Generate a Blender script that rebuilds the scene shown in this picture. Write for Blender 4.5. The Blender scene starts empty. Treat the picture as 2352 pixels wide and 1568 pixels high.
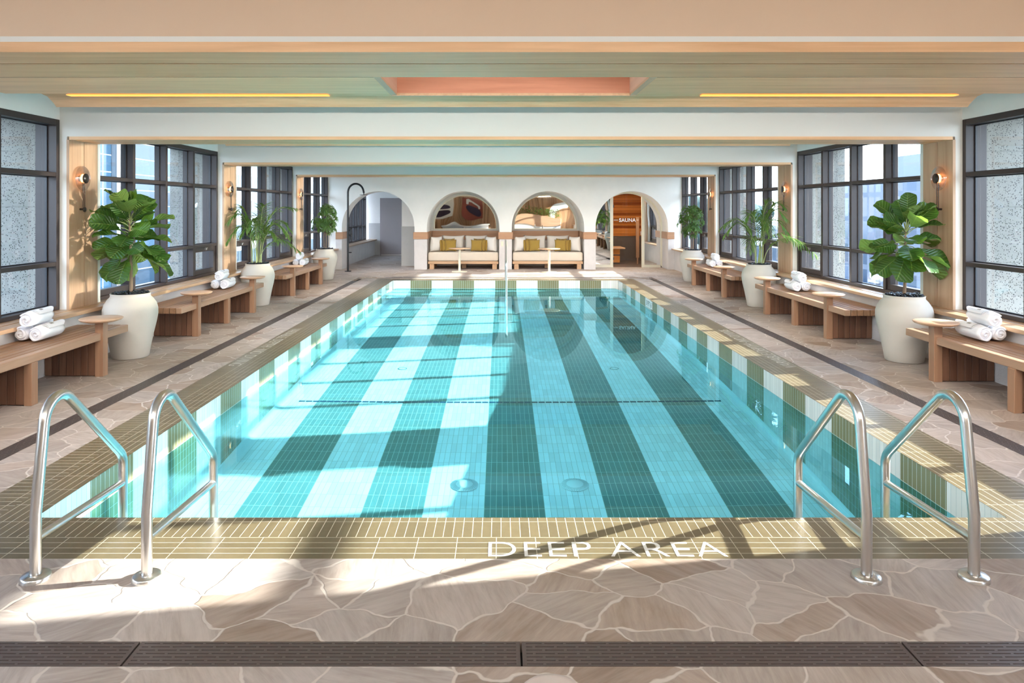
import bpy, math, random
from mathutils import Vector, Matrix, Euler
random.seed(7)
C = bpy.context.scene.collection
PI = math.pi

# ------------------------------------------------------------------ camera, sky, sun, exposure
F = 1590.0
cd = bpy.data.cameras.new('camera'); cam = bpy.data.objects.new('camera', cd); C.objects.link(cam)
cam.location = (-0.11, 0, 1.72); cam.rotation_euler = (PI/2, 0, 0)
cd.sensor_width = 36; cd.lens = F*36/2352
cd.shift_x = 25/2352; cd.shift_y = -304.5/2352
cd.clip_start = 0.05; cd.clip_end = 2000
bpy.context.scene.camera = cam
sc = bpy.context.scene
sc.view_settings.view_transform = 'Standard'
try: sc.view_settings.look = 'None'
except Exception: pass
sc.view_settings.gamma = 1
sc.view_settings.use_curve_mapping = False
sc.view_settings.exposure = 2.4
SKY = 2.0
SUN = 6.8
w = bpy.data.worlds.new('world'); sc.world = w; w.use_nodes = True
nt = w.node_tree; nt.nodes.clear()
_o = nt.nodes.new('ShaderNodeOutputWorld'); _b = nt.nodes.new('ShaderNodeBackground')
_g = nt.nodes.new('ShaderNodeTexCoord'); _s = nt.nodes.new('ShaderNodeSeparateXYZ')
_r = nt.nodes.new('ShaderNodeValToRGB'); _n = nt.nodes.new('ShaderNodeTexNoise'); _m = nt.nodes.new('ShaderNodeMix')
_m.data_type = 'RGBA'
nt.links.new(_g.outputs['Generated'], _s.inputs[0]); nt.links.new(_s.outputs['Z'], _r.inputs[0])
_r.color_ramp.elements[0].position = 0.0; _r.color_ramp.elements[0].color = (0.80, 0.90, 1.0, 1)
_r.color_ramp.elements[1].position = 0.75; _r.color_ramp.elements[1].color = (0.34, 0.55, 0.95, 1)
_n.inputs['Scale'].default_value = 3.0; _n.inputs['Detail'].default_value = 5
nt.links.new(_g.outputs['Generated'], _n.inputs['Vector'])
_cr = nt.nodes.new('ShaderNodeValToRGB'); _cr.color_ramp.elements[0].position = 0.45; _cr.color_ramp.elements[1].position = 0.75
nt.links.new(_n.outputs[0], _cr.inputs[0])
nt.links.new(_cr.outputs[0], _m.inputs[0]); nt.links.new(_r.outputs[0], _m.inputs[6]); _m.inputs[7].default_value = (1, 1, 1, 1)
nt.links.new(_m.outputs[2], _b.inputs[0]); _b.inputs[1].default_value = SKY
nt.links.new(_b.outputs[0], _o.inputs[0])

sd = bpy.data.lights.new('sun', 'SUN'); sun = bpy.data.objects.new('sun', sd); C.objects.link(sun)
sd.energy = SUN; sd.angle = math.radians(0.53); sd.color = (1.0, 0.93, 0.82)
SUNDIR = Vector((-1.0, -0.17, -0.343)).normalized()
sun.rotation_euler = SUNDIR.to_track_quat('-Z', 'Y').to_euler()
sun.location = (30, 8, 12)
sd.cycles.is_caustics_light = True
# added low second sun, stands in for reflected sunlight on the left piers
gd = bpy.data.lights.new('added_glint_sun', 'SUN'); gl_ = bpy.data.objects.new('added_glint_sun', gd); C.objects.link(gl_)
gd.energy = 0.9; gd.angle = math.radians(0.8); gd.color = (1.0, 0.86, 0.70)
gl_.rotation_euler = Vector((-1.0, -0.10, -0.012)).to_track_quat('-Z', 'Y').to_euler(); gl_.location = (30, 6, 2)
try:
    cy = sc.cycles
    cy.transparent_max_bounces = 24
    cy.sample_clamp_indirect = 6.0
    cy.blur_glossy = 0.5
    cy.max_bounces = 8; cy.diffuse_bounces = 4; cy.glossy_bounces = 3; cy.transmission_bounces = 6
    cy.use_adaptive_sampling = True; cy.adaptive_threshold = 0.09; cy.adaptive_min_samples = 16
except Exception: pass

# ------------------------------------------------------------------ mesh helper
class MB:
    def __init__(s):
        s.v = []; s.f = []; s.mi = []; s.sm = []; s.uv = {}
    def add(s, vs, fs, mi=0, sm=False, uvs=None):
        b = len(s.v); s.v += [tuple(p) for p in vs]
        for k, f in enumerate(fs):
            if uvs: s.uv[len(s.f)] = [uvs[i] for i in f]
            s.f.append([b+i for i in f]); s.mi.append(mi); s.sm.append(sm)
        return s
    def box(s, x0, x1, y0, y1, z0, z1, mi=0, bev=0.0):
        if x0 > x1: x0, x1 = x1, x0
        if y0 > y1: y0, y1 = y1, y0
        if z0 > z1: z0, z1 = z1, z0
        if bev > 0:
            b = min(bev, (x1-x0)/2.01, (y1-y0)/2.01, (z1-z0)/2.01)
            # chamfered box : 24 verts
            vs = []; idx = {}
            for ax in range(3):
                for sx in (0, 1):
                    for sy in (0, 1):
                        for sz in (0, 1):
                            p = [(x0+b, x1-b)[sx], (y0+b, y1-b)[sy], (z0+b, z1-b)[sz]]
                            p[ax] = ((x0, x1)[sx], (y0, y1)[sy], (z0, z1)[sz])[ax]
                            idx[(ax, sx, sy, sz)] = len(vs); vs.append(p)
            fs = []
            for ax in range(3):
                for sd_ in (0, 1):
                    o = [a for a in range(3) if a != ax]
                    loop = []
                    for (a, b2) in ((0, 0), (1, 0), (1, 1), (0, 1)):
                        k = [0, 0, 0]; k[ax] = sd_; k[o[0]] = a; k[o[1]] = b2
                        loop.append(idx[(ax,)+tuple(k)])
                    if (ax == 1) == (sd_ == 1): loop.reverse()
                    fs.append(loop)
            for ax in range(3):       # edges along axis ax
                o = [a for a in range(3) if a != ax]
                for a in (0, 1):
                    for b2 in (0, 1):
                        k0 = [0, 0, 0]; k1 = [0, 0, 0]; k1[ax] = 1
                        for k in (k0, k1): k[o[0]] = a; k[o[1]] = b2
                        loop = [idx[(o[0],)+tuple(k0)], idx[(o[0],)+tuple(k1)], idx[(o[1],)+tuple(k1)], idx[(o[1],)+tuple(k0)]]
                        if (a == b2) == (ax != 1): loop.reverse()
                        fs.append(loop)
            for sx in (0, 1):
                for sy in (0, 1):
                    for sz in (0, 1):
                        loop = [idx[(a, sx, sy, sz)] for a in range(3)]
                        if (sx+sy+sz) % 2 == 0: loop.reverse()
                        fs.append(loop)
            return s.add(vs, fs, mi)
        vs = [(x0,y0,z0),(x1,y0,z0),(x1,y1,z0),(x0,y1,z0),(x0,y0,z1),(x1,y0,z1),(x1,y1,z1),(x0,y1,z1)]
        return s.add(vs, [(3,2,1,0),(4,5,6,7),(0,1,5,4),(1,2,6,5),(2,3,7,6),(3,0,4,7)], mi)
    def quad(s, a, b, c, d, mi=0, uvs=None):
        return s.add([a,b,c,d], [(0,1,2,3)], mi, False, uvs)
    def tube(s, pts, r, n=12, mi=0, cap=True, closed=False):
        pts = [Vector(p) for p in pts]; N = len(pts)
        rs = r if isinstance(r, (list, tuple)) else [r]*N
        tang = []
        for i in range(N):
            if closed: t = pts[(i+1) % N]-pts[(i-1) % N]
            elif i == 0: t = pts[1]-pts[0]
            elif i == N-1: t = pts[-1]-pts[-2]
            else: t = (pts[i+1]-pts[i]).normalized()+(pts[i]-pts[i-1]).normalized()
            tang.append(t.normalized())
        up = Vector((0,0,1)) if abs(tang[0].z) < 0.9 else Vector((1,0,0))
        u = tang[0].cross(up).normalized()
        vs = []
        for i in range(N):
            t = tang[i]; u = (u-t*u.dot(t)).normalized(); v = t.cross(u)
            for k in range(n):
                a = 2*PI*k/n
                vs.append(pts[i]+(u*math.cos(a)+v*math.sin(a))*rs[i])
        fs = []
        for i in range(N if closed else N-1):
            for k in range(n):
                a = i*n+k; b = i*n+(k+1) % n; j = (i+1) % N
                fs.append((a, b, j*n+(k+1) % n, j*n+k))
        s.add(vs, fs, mi, True)
        if cap and not closed:
            s.add(vs[:n], [tuple(reversed(range(n)))], mi); s.add(vs[-n:], [tuple(range(n))], mi)
        return s
    def lathe(s, prof, n=32, c=(0,0,0), axis='z', mi=0, sm=True):
        vs = []; fs = []
        def P(r, h, a):
            x, y = r*math.cos(a), r*math.sin(a)
            if axis == 'z': p = (x, y, h)
            elif axis == 'x': p = (h, x, y)
            else: p = (y, h, x)
            return (p[0]+c[0], p[1]+c[1], p[2]+c[2])
        for (r, h) in prof:
            for k in range(n): vs.append(P(max(r, 1e-5), h, 2*PI*k/n))
        for i in range(len(prof)-1):
            for k in range(n):
                fs.append((i*n+k, i*n+(k+1) % n, (i+1)*n+(k+1) % n, (i+1)*n+k))
        return s.add(vs, fs, mi, sm)
    def disc(s, c, r, axis='z', n=32, mi=0):
        return s.lathe([(0, 0), (r, 0)], n, c, axis, mi, False)
    def sphere(s, c, r, n=8, sc_=(1,1,1), mi=0, rot=None):
        vs = []; fs = []; m = n
        for i in range(m+1):
            th = PI*i/m
            for k in range(n):
                a = 2*PI*k/n
                p = Vector((math.sin(th)*math.cos(a)*sc_[0], math.sin(th)*math.sin(a)*sc_[1], math.cos(th)*sc_[2]))*r
                if rot: p.rotate(rot)
                vs.append(p+Vector(c))
        for i in range(m):
            for k in range(n):
                fs.append((i*n+k, (i+1)*n+k, (i+1)*n+(k+1) % n, i*n+(k+1) % n))
        return s.add(vs, fs, mi, True)
    def prism(s, prof, a0, a1, axis='x', mi=0, sm=False, cap=True):
        # prof : closed list of (u,v); axis x -> (y,z) ; y -> (x,z) ; z -> (x,y)
        def P(u, v, a):
            return (a,u,v) if axis == 'x' else ((u,a,v) if axis == 'y' else (u,v,a))
        n = len(prof)
        vs = [P(u,v,a0) for u,v in prof]+[P(u,v,a1) for u,v in prof]
        fs = [(i,(i+1)%n,n+(i+1)%n,n+i) for i in range(n)]
        s.add(vs, fs, mi, sm)
        if cap: s.add(vs[:n], [tuple(reversed(range(n)))], mi); s.add(vs[n:], [tuple(range(n))], mi)
        return s
    def build(s, name, mats, parent=None, loc=None, rz=0):
        me = bpy.data.meshes.new(name)
        me.from_pydata(s.v, [], s.f)
        if not isinstance(mats, (list, tuple)): mats = [mats]
        for m in mats: me.materials.append(m)
        me.polygons.foreach_set('material_index', s.mi)
        me.polygons.foreach_set('use_smooth', s.sm)
        if s.uv:
            ul = me.uv_layers.new(name='UVMap')
            for fi, uvs in s.uv.items():
                for li, uv in zip(me.polygons[fi].loop_indices, uvs): ul.data[li].uv = uv
        me.update()
        o = bpy.data.objects.new(name, me); C.objects.link(o)
        if parent: o.parent = parent
        if loc: o.location = loc
        o.rotation_euler.z = rz
        return o

def fixn(o):
    import bmesh
    bm = bmesh.new(); bm.from_mesh(o.data); bmesh.ops.recalc_face_normals(bm, faces=bm.faces); bm.to_mesh(o.data); bm.free()
    return o
def tag(o, label=None, cat=None, group=None, kind=None):
    if label: o['label'] = label
    if cat: o['category'] = cat
    if group: o['group'] = group
    if kind: o['kind'] = kind
    return o
def thing(name, label, cat, loc=(0,0,0), rz=0, group=None):
    o = bpy.data.objects.new(name, None); C.objects.link(o); o.empty_display_size = 0.1
    o.location = loc; o.rotation_euler.z = rz
    return tag(o, label, cat, group)
def struct(name, mb, m, label, parent=None, fix=True):
    o = mb.build(name, m, parent)
    if fix: fixn(o)
    if not parent: tag(o, label, None, None, 'structure')
    return o
def copy_tree(o, parent=None, loc=None, rz=None, label=None):
    c = o.copy(); C.objects.link(c)
    if parent: c.parent = parent
    if loc is not None: c.location = loc
    if rz is not None: c.rotation_euler.z = rz
    if label: c['label'] = label
    for ch in list(o.children): copy_tree(ch, c)
    return c

# ------------------------------------------------------------------ materials
class NT:
    def __init__(s, name):
        s.m = bpy.data.materials.new(name); s.m.use_nodes = True
        s.t = s.m.node_tree; s.t.nodes.clear()
        s.out = s.n('ShaderNodeOutputMaterial')
    def n(s, t, **kw):
        x = s.t.nodes.new(t)
        for k, v in kw.items(): setattr(x, k, v)
        return x
    def l(s, a, b): s.t.links.new(a, b)
    def val(s, sock, v):
        if hasattr(v, 'is_output') or isinstance(v, bpy.types.NodeSocket): s.l(v, sock)
        else: sock.default_value = v
    def math(s, op, a, b=0.0, c=None):
        x = s.n('ShaderNodeMath', operation=op); s.val(x.inputs[0], a); s.val(x.inputs[1], b)
        if c is not None: s.val(x.inputs[2], c)
        return x.outputs[0]
    def mix(s, f, a, b, mode='MIX'):
        x = s.n('ShaderNodeMix', data_type='RGBA', blend_type=mode)
        s.val(x.inputs[0], f); s.val(x.inputs[6], c4(a) if isinstance(a, tuple) else a); s.val(x.inputs[7], c4(b) if isinstance(b, tuple) else b)
        return x.outputs[2]
    def obj(s): return s.n('ShaderNodeTexCoord').outputs['Object']
    def pos(s): return s.n('ShaderNodeNewGeometry').outputs['Position']
    def sep(s, v):
        x = s.n('ShaderNodeSeparateXYZ'); s.l(v, x.inputs[0]); return x.outputs
    def comb(s, a, b, c):
        x = s.n('ShaderNodeCombineXYZ'); s.val(x.inputs[0], a); s.val(x.inputs[1], b); s.val(x.inputs[2], c); return x.outputs[0]
    def mapping(s, v, sc_=(1,1,1), loc=(0,0,0), rot=(0,0,0)):
        x = s.n('ShaderNodeMapping'); s.l(v, x.inputs[0]); x.inputs['Scale'].default_value = sc_
        x.inputs['Location'].default_value = loc; x.inputs['Rotation'].default_value = rot; return x.outputs[0]
    def noise(s, v, scale=5, detail=3, rough=0.5, dist=0.0):
        x = s.n('ShaderNodeTexNoise'); s.l(v, x.inputs['Vector']); x.inputs['Scale'].default_value = scale
        x.inputs['Detail'].default_value = detail; x.inputs['Roughness'].default_value = rough
        x.inputs['Distortion'].default_value = dist; return x
    def ramp(s, f, stops, interp='LINEAR'):
        x = s.n('ShaderNodeValToRGB'); s.l(f, x.inputs[0]); e = x.color_ramp.elements; x.color_ramp.interpolation = interp
        while len(e) < len(stops): e.new(0.5)
        for k, (p, c) in enumerate(stops): e[k].position = p; e[k].color = c4(c)
        return x.outputs[0]
    def bsdf(s, col, rough=0.5, metal=0.0, spec=0.5, bump=None, bs=0.1, bd=0.01, **kw):
        x = s.n('ShaderNodeBsdfPrincipled')
        s.val(x.inputs['Base Color'], c4(col) if isinstance(col, tuple) else col)
        s.val(x.inputs['Roughness'], rough); x.inputs['Metallic'].default_value = metal
        x.inputs['Specular IOR Level'].default_value = spec
        for k, v in kw.items(): s.val(x.inputs[k.replace('_', ' ')], v)
        if bump is not None:
            b = s.n('ShaderNodeBump'); s.l(bump, b.inputs['Height']); b.inputs['Strength'].default_value = bs
            b.inputs['Distance'].default_value = bd; s.l(b.outputs[0], x.inputs['Normal'])
        s.l(x.outputs[0], s.out.inputs[0]); return x
def c4(c): return (c[0], c[1], c[2], 1.0) if len(c) == 3 else c

def flat(name, col, rough=0.5, metal=0.0, spec=0.5, **kw):
    t = NT(name); t.bsdf(col, rough, metal, spec, **kw); return t.m

def m_wood(name, c1, c2, axis='x', rough=0.45, scale=1.0, var=0.25, spec=0.4):
    t = NT(name); co = t.obj()
    s = {'x': (1.2, 22, 22), 'y': (22, 1.2, 22), 'z': (22, 22, 1.2)}[axis]
    g = t.n('ShaderNodeNewGeometry')
    oi = t.n('ShaderNodeObjectInfo')
    off = t.math('MULTIPLY', g.outputs['Random Per Island'], 37.0)
    off2 = t.math('ADD', off, t.math('MULTIPLY', oi.outputs['Random'], 13.0))
    va = t.n('ShaderNodeVectorMath', operation='ADD'); t.l(co, va.inputs[0]); t.l(t.comb(off2, off2, off2), va.inputs[1])
    v = t.mapping(va.outputs[0], tuple(k*scale for k in s))
    n1 = t.noise(v, 1.0, 6, 0.6, 0.6)
    v2 = t.mapping(va.outputs[0], tuple(k*scale*0.25 for k in s))
    n2 = t.noise(v2, 1.0, 2, 0.5, 1.5)
    f = t.math('ADD', t.math('MULTIPLY', n1.outputs[0], 0.6), t.math('MULTIPLY', n2.outputs[0], 0.5))
    rnd = t.math('MULTIPLY', t.math('SUBTRACT', g.outputs['Random Per Island'], 0.5), var)
    f = t.math('ADD', f, rnd)
    col = t.ramp(f, [(0.3, c1), (0.72, c2)])
    t.bsdf(col, rough, 0, spec, bump=n1.outputs[0], bs=0.15, bd=0.003)
    return t.m

def m_plaster(name, col, sc_=3.0, amt=0.06, rough=0.85, bs=0.08):
    t = NT(name); co = t.pos(); n = t.noise(co, sc_, 5, 0.6); n2 = t.noise(co, 60, 3, 0.6)
    c = t.mix(t.math('MULTIPLY', n.outputs[0], 1.0), tuple(k*(1-amt) for k in col), tuple(min(1, k*(1+amt)) for k in col))
    t.bsdf(c, rough, 0, 0.2, bump=n2.outputs[0], bs=bs, bd=0.005); return t.m

def m_flag():
    t = NT('flagstone paving'); p = t.pos(); xyz = t.sep(p)
    base = t.comb(xyz[0], xyz[1], 0.0)
    nz = t.noise(base, 1.3, 3, 0.6)
    va = t.n('ShaderNodeVectorMath', operation='MULTIPLY_ADD'); t.l(nz.outputs['Color'], va.inputs[0]); va.inputs[1].default_value = (0.35, 0.5, 0); t.l(base, va.inputs[2])
    nz2 = t.noise(base, 9, 2, 0.5)
    vb = t.n('ShaderNodeVectorMath', operation='MULTIPLY_ADD'); t.l(nz2.outputs['Color'], vb.inputs[0]); vb.inputs[1].default_value = (0.05, 0.05, 0); t.l(va.outputs[0], vb.inputs[2])
    vec = t.mapping(vb.outputs[0], (1.0, 1.25, 1), rot=(0, 0, 0.35))
    ve = t.n('ShaderNodeTexVoronoi', voronoi_dimensions='2D', feature='DISTANCE_TO_EDGE'); t.l(vec, ve.inputs['Vector']); ve.inputs['Scale'].default_value = 3.0
    vc = t.n('ShaderNodeTexVoronoi', voronoi_dimensions='2D', feature='F1'); t.l(vec, vc.inputs['Vector']); vc.inputs['Scale'].default_value = 3.0
    cs = t.n('ShaderNodeSeparateColor'); t.l(vc.outputs['Color'], cs.inputs[0])
    tone = t.ramp(cs.outputs[0], [(0.0, (0.40,0.34,0.31)), (0.3, (0.47,0.41,0.38)), (0.55, (0.53,0.46,0.42)), (0.75, (0.46,0.37,0.32)), (0.9, (0.31,0.225,0.18)), (1.0, (0.52,0.47,0.44))])
    # warm, browner stones come in patches
    pn = t.noise(base, 0.45, 2, 0.5)
    warm = t.mix(t.math('MULTIPLY', t.ramp(pn.outputs[0], [(0.45, (0,0,0)), (0.7, (1,1,1))]), 0.6), tone, (0.42, 0.31, 0.21))
    # streaks inside each stone, rotated by cell
    ang = t.math('MULTIPLY', cs.outputs[1], 6.28)
    vr = t.n('ShaderNodeVectorRotate', rotation_type='Z_AXIS'); t.l(base, vr.inputs['Vector']); t.l(ang, vr.inputs['Angle'])
    st = t.noise(t.mapping(vr.outputs[0], (5, 38, 1)), 1.0, 5, 0.65, 0.4)
    st2 = t.noise(t.mapping(vr.outputs[0], (2, 7, 1)), 1.0, 4, 0.6, 0.8)
    c = t.mix(t.ramp(st.outputs[0], [(0.35, (0,0,0)), (0.7, (1,1,1))]), t.mix(1.0, warm, (0.72,0.69,0.67), 'MULTIPLY'), warm)
    c = t.mix(t.math('MULTIPLY', t.ramp(st2.outputs[0], [(0.4, (0,0,0)), (0.75, (1,1,1))]), 0.55), c, t.mix(0.5, warm, (0.62,0.54,0.49)))
    gr = t.ramp(ve.outputs['Distance'], [(0.0, (0,0,0)), (0.012, (0,0,0)), (0.027, (1,1,1))])
    col = t.mix(gr, (0.58, 0.505, 0.45), c)
    hgt = t.math('ADD', t.math('MULTIPLY', gr, 1.0), t.math('MULTIPLY', st.outputs[0], 0.35))
    t.bsdf(col, t.math('ADD', 0.45, t.math('MULTIPLY', st.outputs[0], 0.3)), 0, 0.4, bump=hgt, bs=0.35, bd=0.006)
    return t.m

def tile_mask(t, u, v, ul, vl, gw):
    # returns grout mask (1 = grout) and tile id randomness
    fu = t.math('FRACT', t.math('DIVIDE', u, ul)); fv = t.math('FRACT', t.math('DIVIDE', v, vl))
    a = t.math('LESS_THAN', fu, gw/ul); b = t.math('LESS_THAN', fv, gw/vl)
    g = t.math('MAXIMUM', a, b)
    wn = t.n('ShaderNodeTexWhiteNoise', noise_dimensions='2D')
    t.l(t.comb(t.math('FLOOR', t.math('DIVIDE', u, ul)), t.math('FLOOR', t.math('DIVIDE', v, vl)), 0.0), wn.inputs['Vector'])
    return g, wn.outputs['Value']

def m_pool(name, plane, stripe, dark, light, ul=0.0508, vl=0.2032):
    # plane: axes (u,v) of the tiled surface, stripe: axis across the bands and its offset
    t = NT(name); P = t.sep(t.pos()); ax = {'x': P[0], 'y': P[1], 'z': P[2]}
    u = t.math('ADD', ax[plane[0]], 20.066 if plane[0] == 'x' else 20.0); v = t.math('ADD', ax[plane[1]], 20.0+(0.51 if plane[1]=='z' else 0.0))
    g, rn = tile_mask(t, u, v, ul, vl, 0.0035)
    c = t.math('ADD', t.math('DIVIDE', t.math('SUBTRACT', ax[stripe[0]], stripe[1]), 1.016), 0.5)
    s = t.math('LESS_THAN', t.math('ABSOLUTE', t.math('SUBTRACT', t.math('FRACT', t.math('ADD', c, 40.0)), 0.5)), 0.25)
    k = t.math('ADD', 0.92, t.math('MULTIPLY', rn, 0.16))
    base = t.mix(s, light, dark)
    kk = t.comb(k, k, k)
    base = t.mix(1.0, base, kk, 'MULTIPLY')
    grout = t.mix(s, (0.50, 0.53, 0.52), (0.62, 0.66, 0.60))
    col = t.mix(g, base, grout)
    t.bsdf(col, 0.16, 0, 0.5); return t.m

def m_coping(name, ul, vl, offx, offy):
    t = NT(name); P = t.sep(t.pos())
    g, rn = tile_mask(t, t.math('ADD', P[0], 20+offx), t.math('ADD', P[1], 20+offy), ul, vl, 0.004)
    n = t.noise(t.pos(), 25, 3, 0.6)
    k = t.math('ADD', 0.9, t.math('MULTIPLY', rn, 0.2)); 
    base = t.mix(1.0, t.mix(n.outputs[0], (0.135,0.103,0.056), (0.175,0.137,0.078)), t.comb(k, k, k), 'MULTIPLY')
    col = t.mix(g, base, (0.56, 0.50, 0.40))
    h = t.math('SUBTRACT', 1.0, g)
    t.bsdf(col, 0.33, 0, 0.5, bump=h, bs=0.4, bd=0.004); return t.m

def m_glass_pane(name, tint=(0.90, 0.95, 0.97), refl=1.0):
    t = NT(name); tr = t.n('ShaderNodeBsdfTransparent'); tr.inputs[0].default_value = c4(tint)
    gl = t.n('ShaderNodeBsdfGlossy'); gl.inputs['Roughness'].default_value = 0.0; gl.inputs[0].default_value = (1,1,1,1)
    lw = t.n('ShaderNodeLayerWeight'); lw.inputs[0].default_value = 0.5
    fr = t.math('MULTIPLY', t.math('ADD', 0.035, t.math('MULTIPLY', t.math('POWER', lw.outputs['Facing'], 5.0), 0.9)), refl)
    mx = t.n('ShaderNodeMixShader'); t.l(t.math('MINIMUM', fr, 1.0), mx.inputs[0]); t.l(tr.outputs[0], mx.inputs[1]); t.l(gl.outputs[0], mx.inputs[2])
    t.l(mx.outputs[0], t.out.inputs[0]); return t.m

def m_emit(name, col, st):
    t = NT(name); e = t.n('ShaderNodeEmission'); e.inputs[0].default_value = c4(col); e.inputs[1].default_value = st
    t.l(e.outputs[0], t.out.inputs[0]); return t.m

def m_leaf(name, c1, c2, vein, cback, gloss=0.35, nveins=9.0):
    t = NT(name); tc = t.n('ShaderNodeTexCoord'); U = t.sep(tc.outputs['UV'])
    au = t.math('ABSOLUTE', t.math('SUBTRACT', U[0], 0.5))
    mid = t.math('LESS_THAN', au, 0.018)
    sv = t.math('FRACT', t.math('ADD', t.math('MULTIPLY', U[1], nveins), t.math('MULTIPLY', au, -4.0)))
    sv = t.math('MULTIPLY', t.math('LESS_THAN', sv, 0.09), 0.6)
    g = t.n('ShaderNodeNewGeometry')
    n = t.noise(t.obj(), 9, 3, 0.6)
    f = t.math('ADD', t.math('MULTIPLY', n.outputs[0], 0.6), t.math('MULTIPLY', g.outputs['Random Per Island'], 0.5))
    base = t.ramp(f, [(0.25, c1), (0.85, c2)])
    col = t.mix(t.math('MAXIMUM', mid, sv), base, vein)
    col = t.mix(g.outputs['Backfacing'], col, t.mix(0.6, col, cback))
    p = t.n('ShaderNodeBsdfPrincipled'); t.l(col, p.inputs['Base Color']); p.inputs['Roughness'].default_value = gloss
    b = t.n('ShaderNodeBump'); b.inputs['Strength'].default_value = 0.5; b.inputs['Distance'].default_value = 0.01
    pill = t.math('SINE', t.math('MULTIPLY', t.math('ADD', t.math('MULTIPLY', U[1], nveins), t.math('MULTIPLY', au, -4.0)), 6.283))
    t.l(pill, b.inputs['Height']); t.l(b.outputs[0], p.inputs['Normal'])
    tl = t.n('ShaderNodeBsdfTranslucent'); t.l(t.mix(0.5, col, (0.35, 0.6, 0.05)), tl.inputs[0])
    mx = t.n('ShaderNodeMixShader'); mx.inputs[0].default_value = 0.32; t.l(p.outputs[0], mx.inputs[1]); t.l(tl.outputs[0], mx.inputs[2])
    t.l(mx.outputs[0], t.out.inputs[0]); return t.m

def m_fabric(name, col, sc_=120, amt=0.1):
    t = NT(name); n = t.noise(t.obj(), sc_, 2, 0.6); n2 = t.noise(t.obj(), 6, 3, 0.5)
    c = t.mix(n2.outputs[0], tuple(k*(1-amt) for k in col), tuple(min(1, k*(1+amt)) for k in col))
    t.bsdf(c, 0.95, 0, 0.1, bump=n.outputs[0], bs=0.35, bd=0.004, Sheen_Weight=0.2); return t.m

def m_speckle():
    t = NT('speckled concrete'); p = t.pos()
    n = t.noise(p, 3, 4, 0.6)
    base = t.mix(n.outputs[0], (0.21,0.20,0.18), (0.28,0.265,0.235))
    v = t.n('ShaderNodeTexVoronoi', feature='F1'); t.l(p, v.inputs['Vector']); v.inputs['Scale'].default_value = 55
    cs = t.n('ShaderNodeSeparateColor'); t.l(v.outputs['Color'], cs.inputs[0])
    d = t.math('MULTIPLY', t.math('LESS_THAN', v.outputs['Distance'], 0.33), t.math('LESS_THAN', cs.outputs[0], 0.62))
    P = t.sep(p)
    j = t.math('LESS_THAN', t.math('FRACT', t.math('ADD', t.math('DIVIDE', P[2], 0.62), 20.2)), 0.02)
    col = t.mix(d, base, (0.05, 0.045, 0.045)); col = t.mix(t.math('MULTIPLY', j, 0.5), col, (0.15,0.14,0.13))
    t.bsdf(col, 0.9, 0, 0.2, bump=n.outputs[0], bs=0.3, bd=0.02); return t.m

def m_facade(name, glass, line, au, av, ul, vl, lw, lv, rough=0.15, band=None, bandh=0.3):
    # glass curtain wall with a grid of pale mullions
    t = NT(name); P = t.sep(t.pos()); ax = {'x': P[0], 'y': P[1], 'z': P[2]}
    u = t.math('ADD', ax[au], 400.0); v = t.math('ADD', ax[av], 400.0)
    fu = t.math('FRACT', t.math('DIVIDE', u, ul)); fv = t.math('FRACT', t.math('DIVIDE', v, vl))
    g = t.math('MAXIMUM', t.math('LESS_THAN', fu, lw/ul), t.math('LESS_THAN', fv, lv/vl))
    wn = t.n('ShaderNodeTexWhiteNoise', noise_dimensions='2D')
    t.l(t.comb(t.math('FLOOR', t.math('DIVIDE', u, ul)), t.math('FLOOR', t.math('DIVIDE', v, vl)), 0.0), wn.inputs['Vector'])
    k = t.math('ADD', 0.6, t.math('MULTIPLY', wn.outputs[0], 0.7))
    gc = t.mix(1.0, glass, t.comb(k, k, k), 'MULTIPLY')
    col = t.mix(g, gc, line)
    if band:
        b = t.math('LESS_THAN', fv, bandh); col = t.mix(b, col, band)
    rg = t.math('ADD', rough, t.math('MULTIPLY', g, 0.5))
    t.bsdf(col, rg, 0, 0.3); return t.m

M = {}
M['flag'] = m_flag()
M['cop_in'] = m_coping('coping tile long way', 0.0508, 0.2184, 0.026, -0.0)
M['cop_out'] = m_coping('coping tile cross way', 0.2032, 0.0555, 0.05, 0.02)
OL = (0.235, 0.215, 0.115); WH = (0.78, 0.75, 0.71)
M['pool_side'] = m_pool('pool side wall tile', 'yz', ('y', 6.66), OL, WH)
M['pool_end'] = m_pool('pool end wall tile', 'xz', ('x', 0.0), OL, WH)
M['pool_floor'] = m_pool('pool floor tile', 'xy', ('x', 0.0), (0.19, 0.26, 0.235), (0.86, 0.90, 0.90))
M['pool_cove'] = flat('white cove tile', (0.84, 0.88, 0.88), 0.2)
M['white'] = m_plaster('white plaster', (0.86, 0.83, 0.785))
M['beamwhite'] = m_plaster('painted beam', (0.79, 0.77, 0.72), 1.0, 0.03, 0.6, 0.02)
M['bouncewhite'] = m_plaster('beam tinted with warm bounce light', (0.74, 0.55, 0.40), 1.0, 0.03, 0.6, 0.02)  # warm bounced light put into the colour of the nearest beam face
M['trimwhite'] = flat('white trim', (0.80, 0.79, 0.75), 0.5)
M['stone'] = m_plaster('pale quartzite cladding', (0.66, 0.62, 0.60), 4.0, 0.14, 0.7, 0.5)
M['greytile'] = m_plaster('grey wall tile', (0.50, 0.49, 0.47), 5.0, 0.06, 0.5, 0.05)
M['frame'] = flat('dark bronze window frame', (0.038, 0.026, 0.025), 0.45, 0.0, 0.5)
M['gasket'] = flat('black gasket', (0.012, 0.014, 0.022), 0.4)
M['glass'] = m_glass_pane('window glass')
M['mirror'] = None
M['oak_x'] = m_wood('oak ceiling board', (0.64, 0.36, 0.18), (0.90, 0.57, 0.33), 'x', 0.5, 1.0, 0.2)
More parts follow.
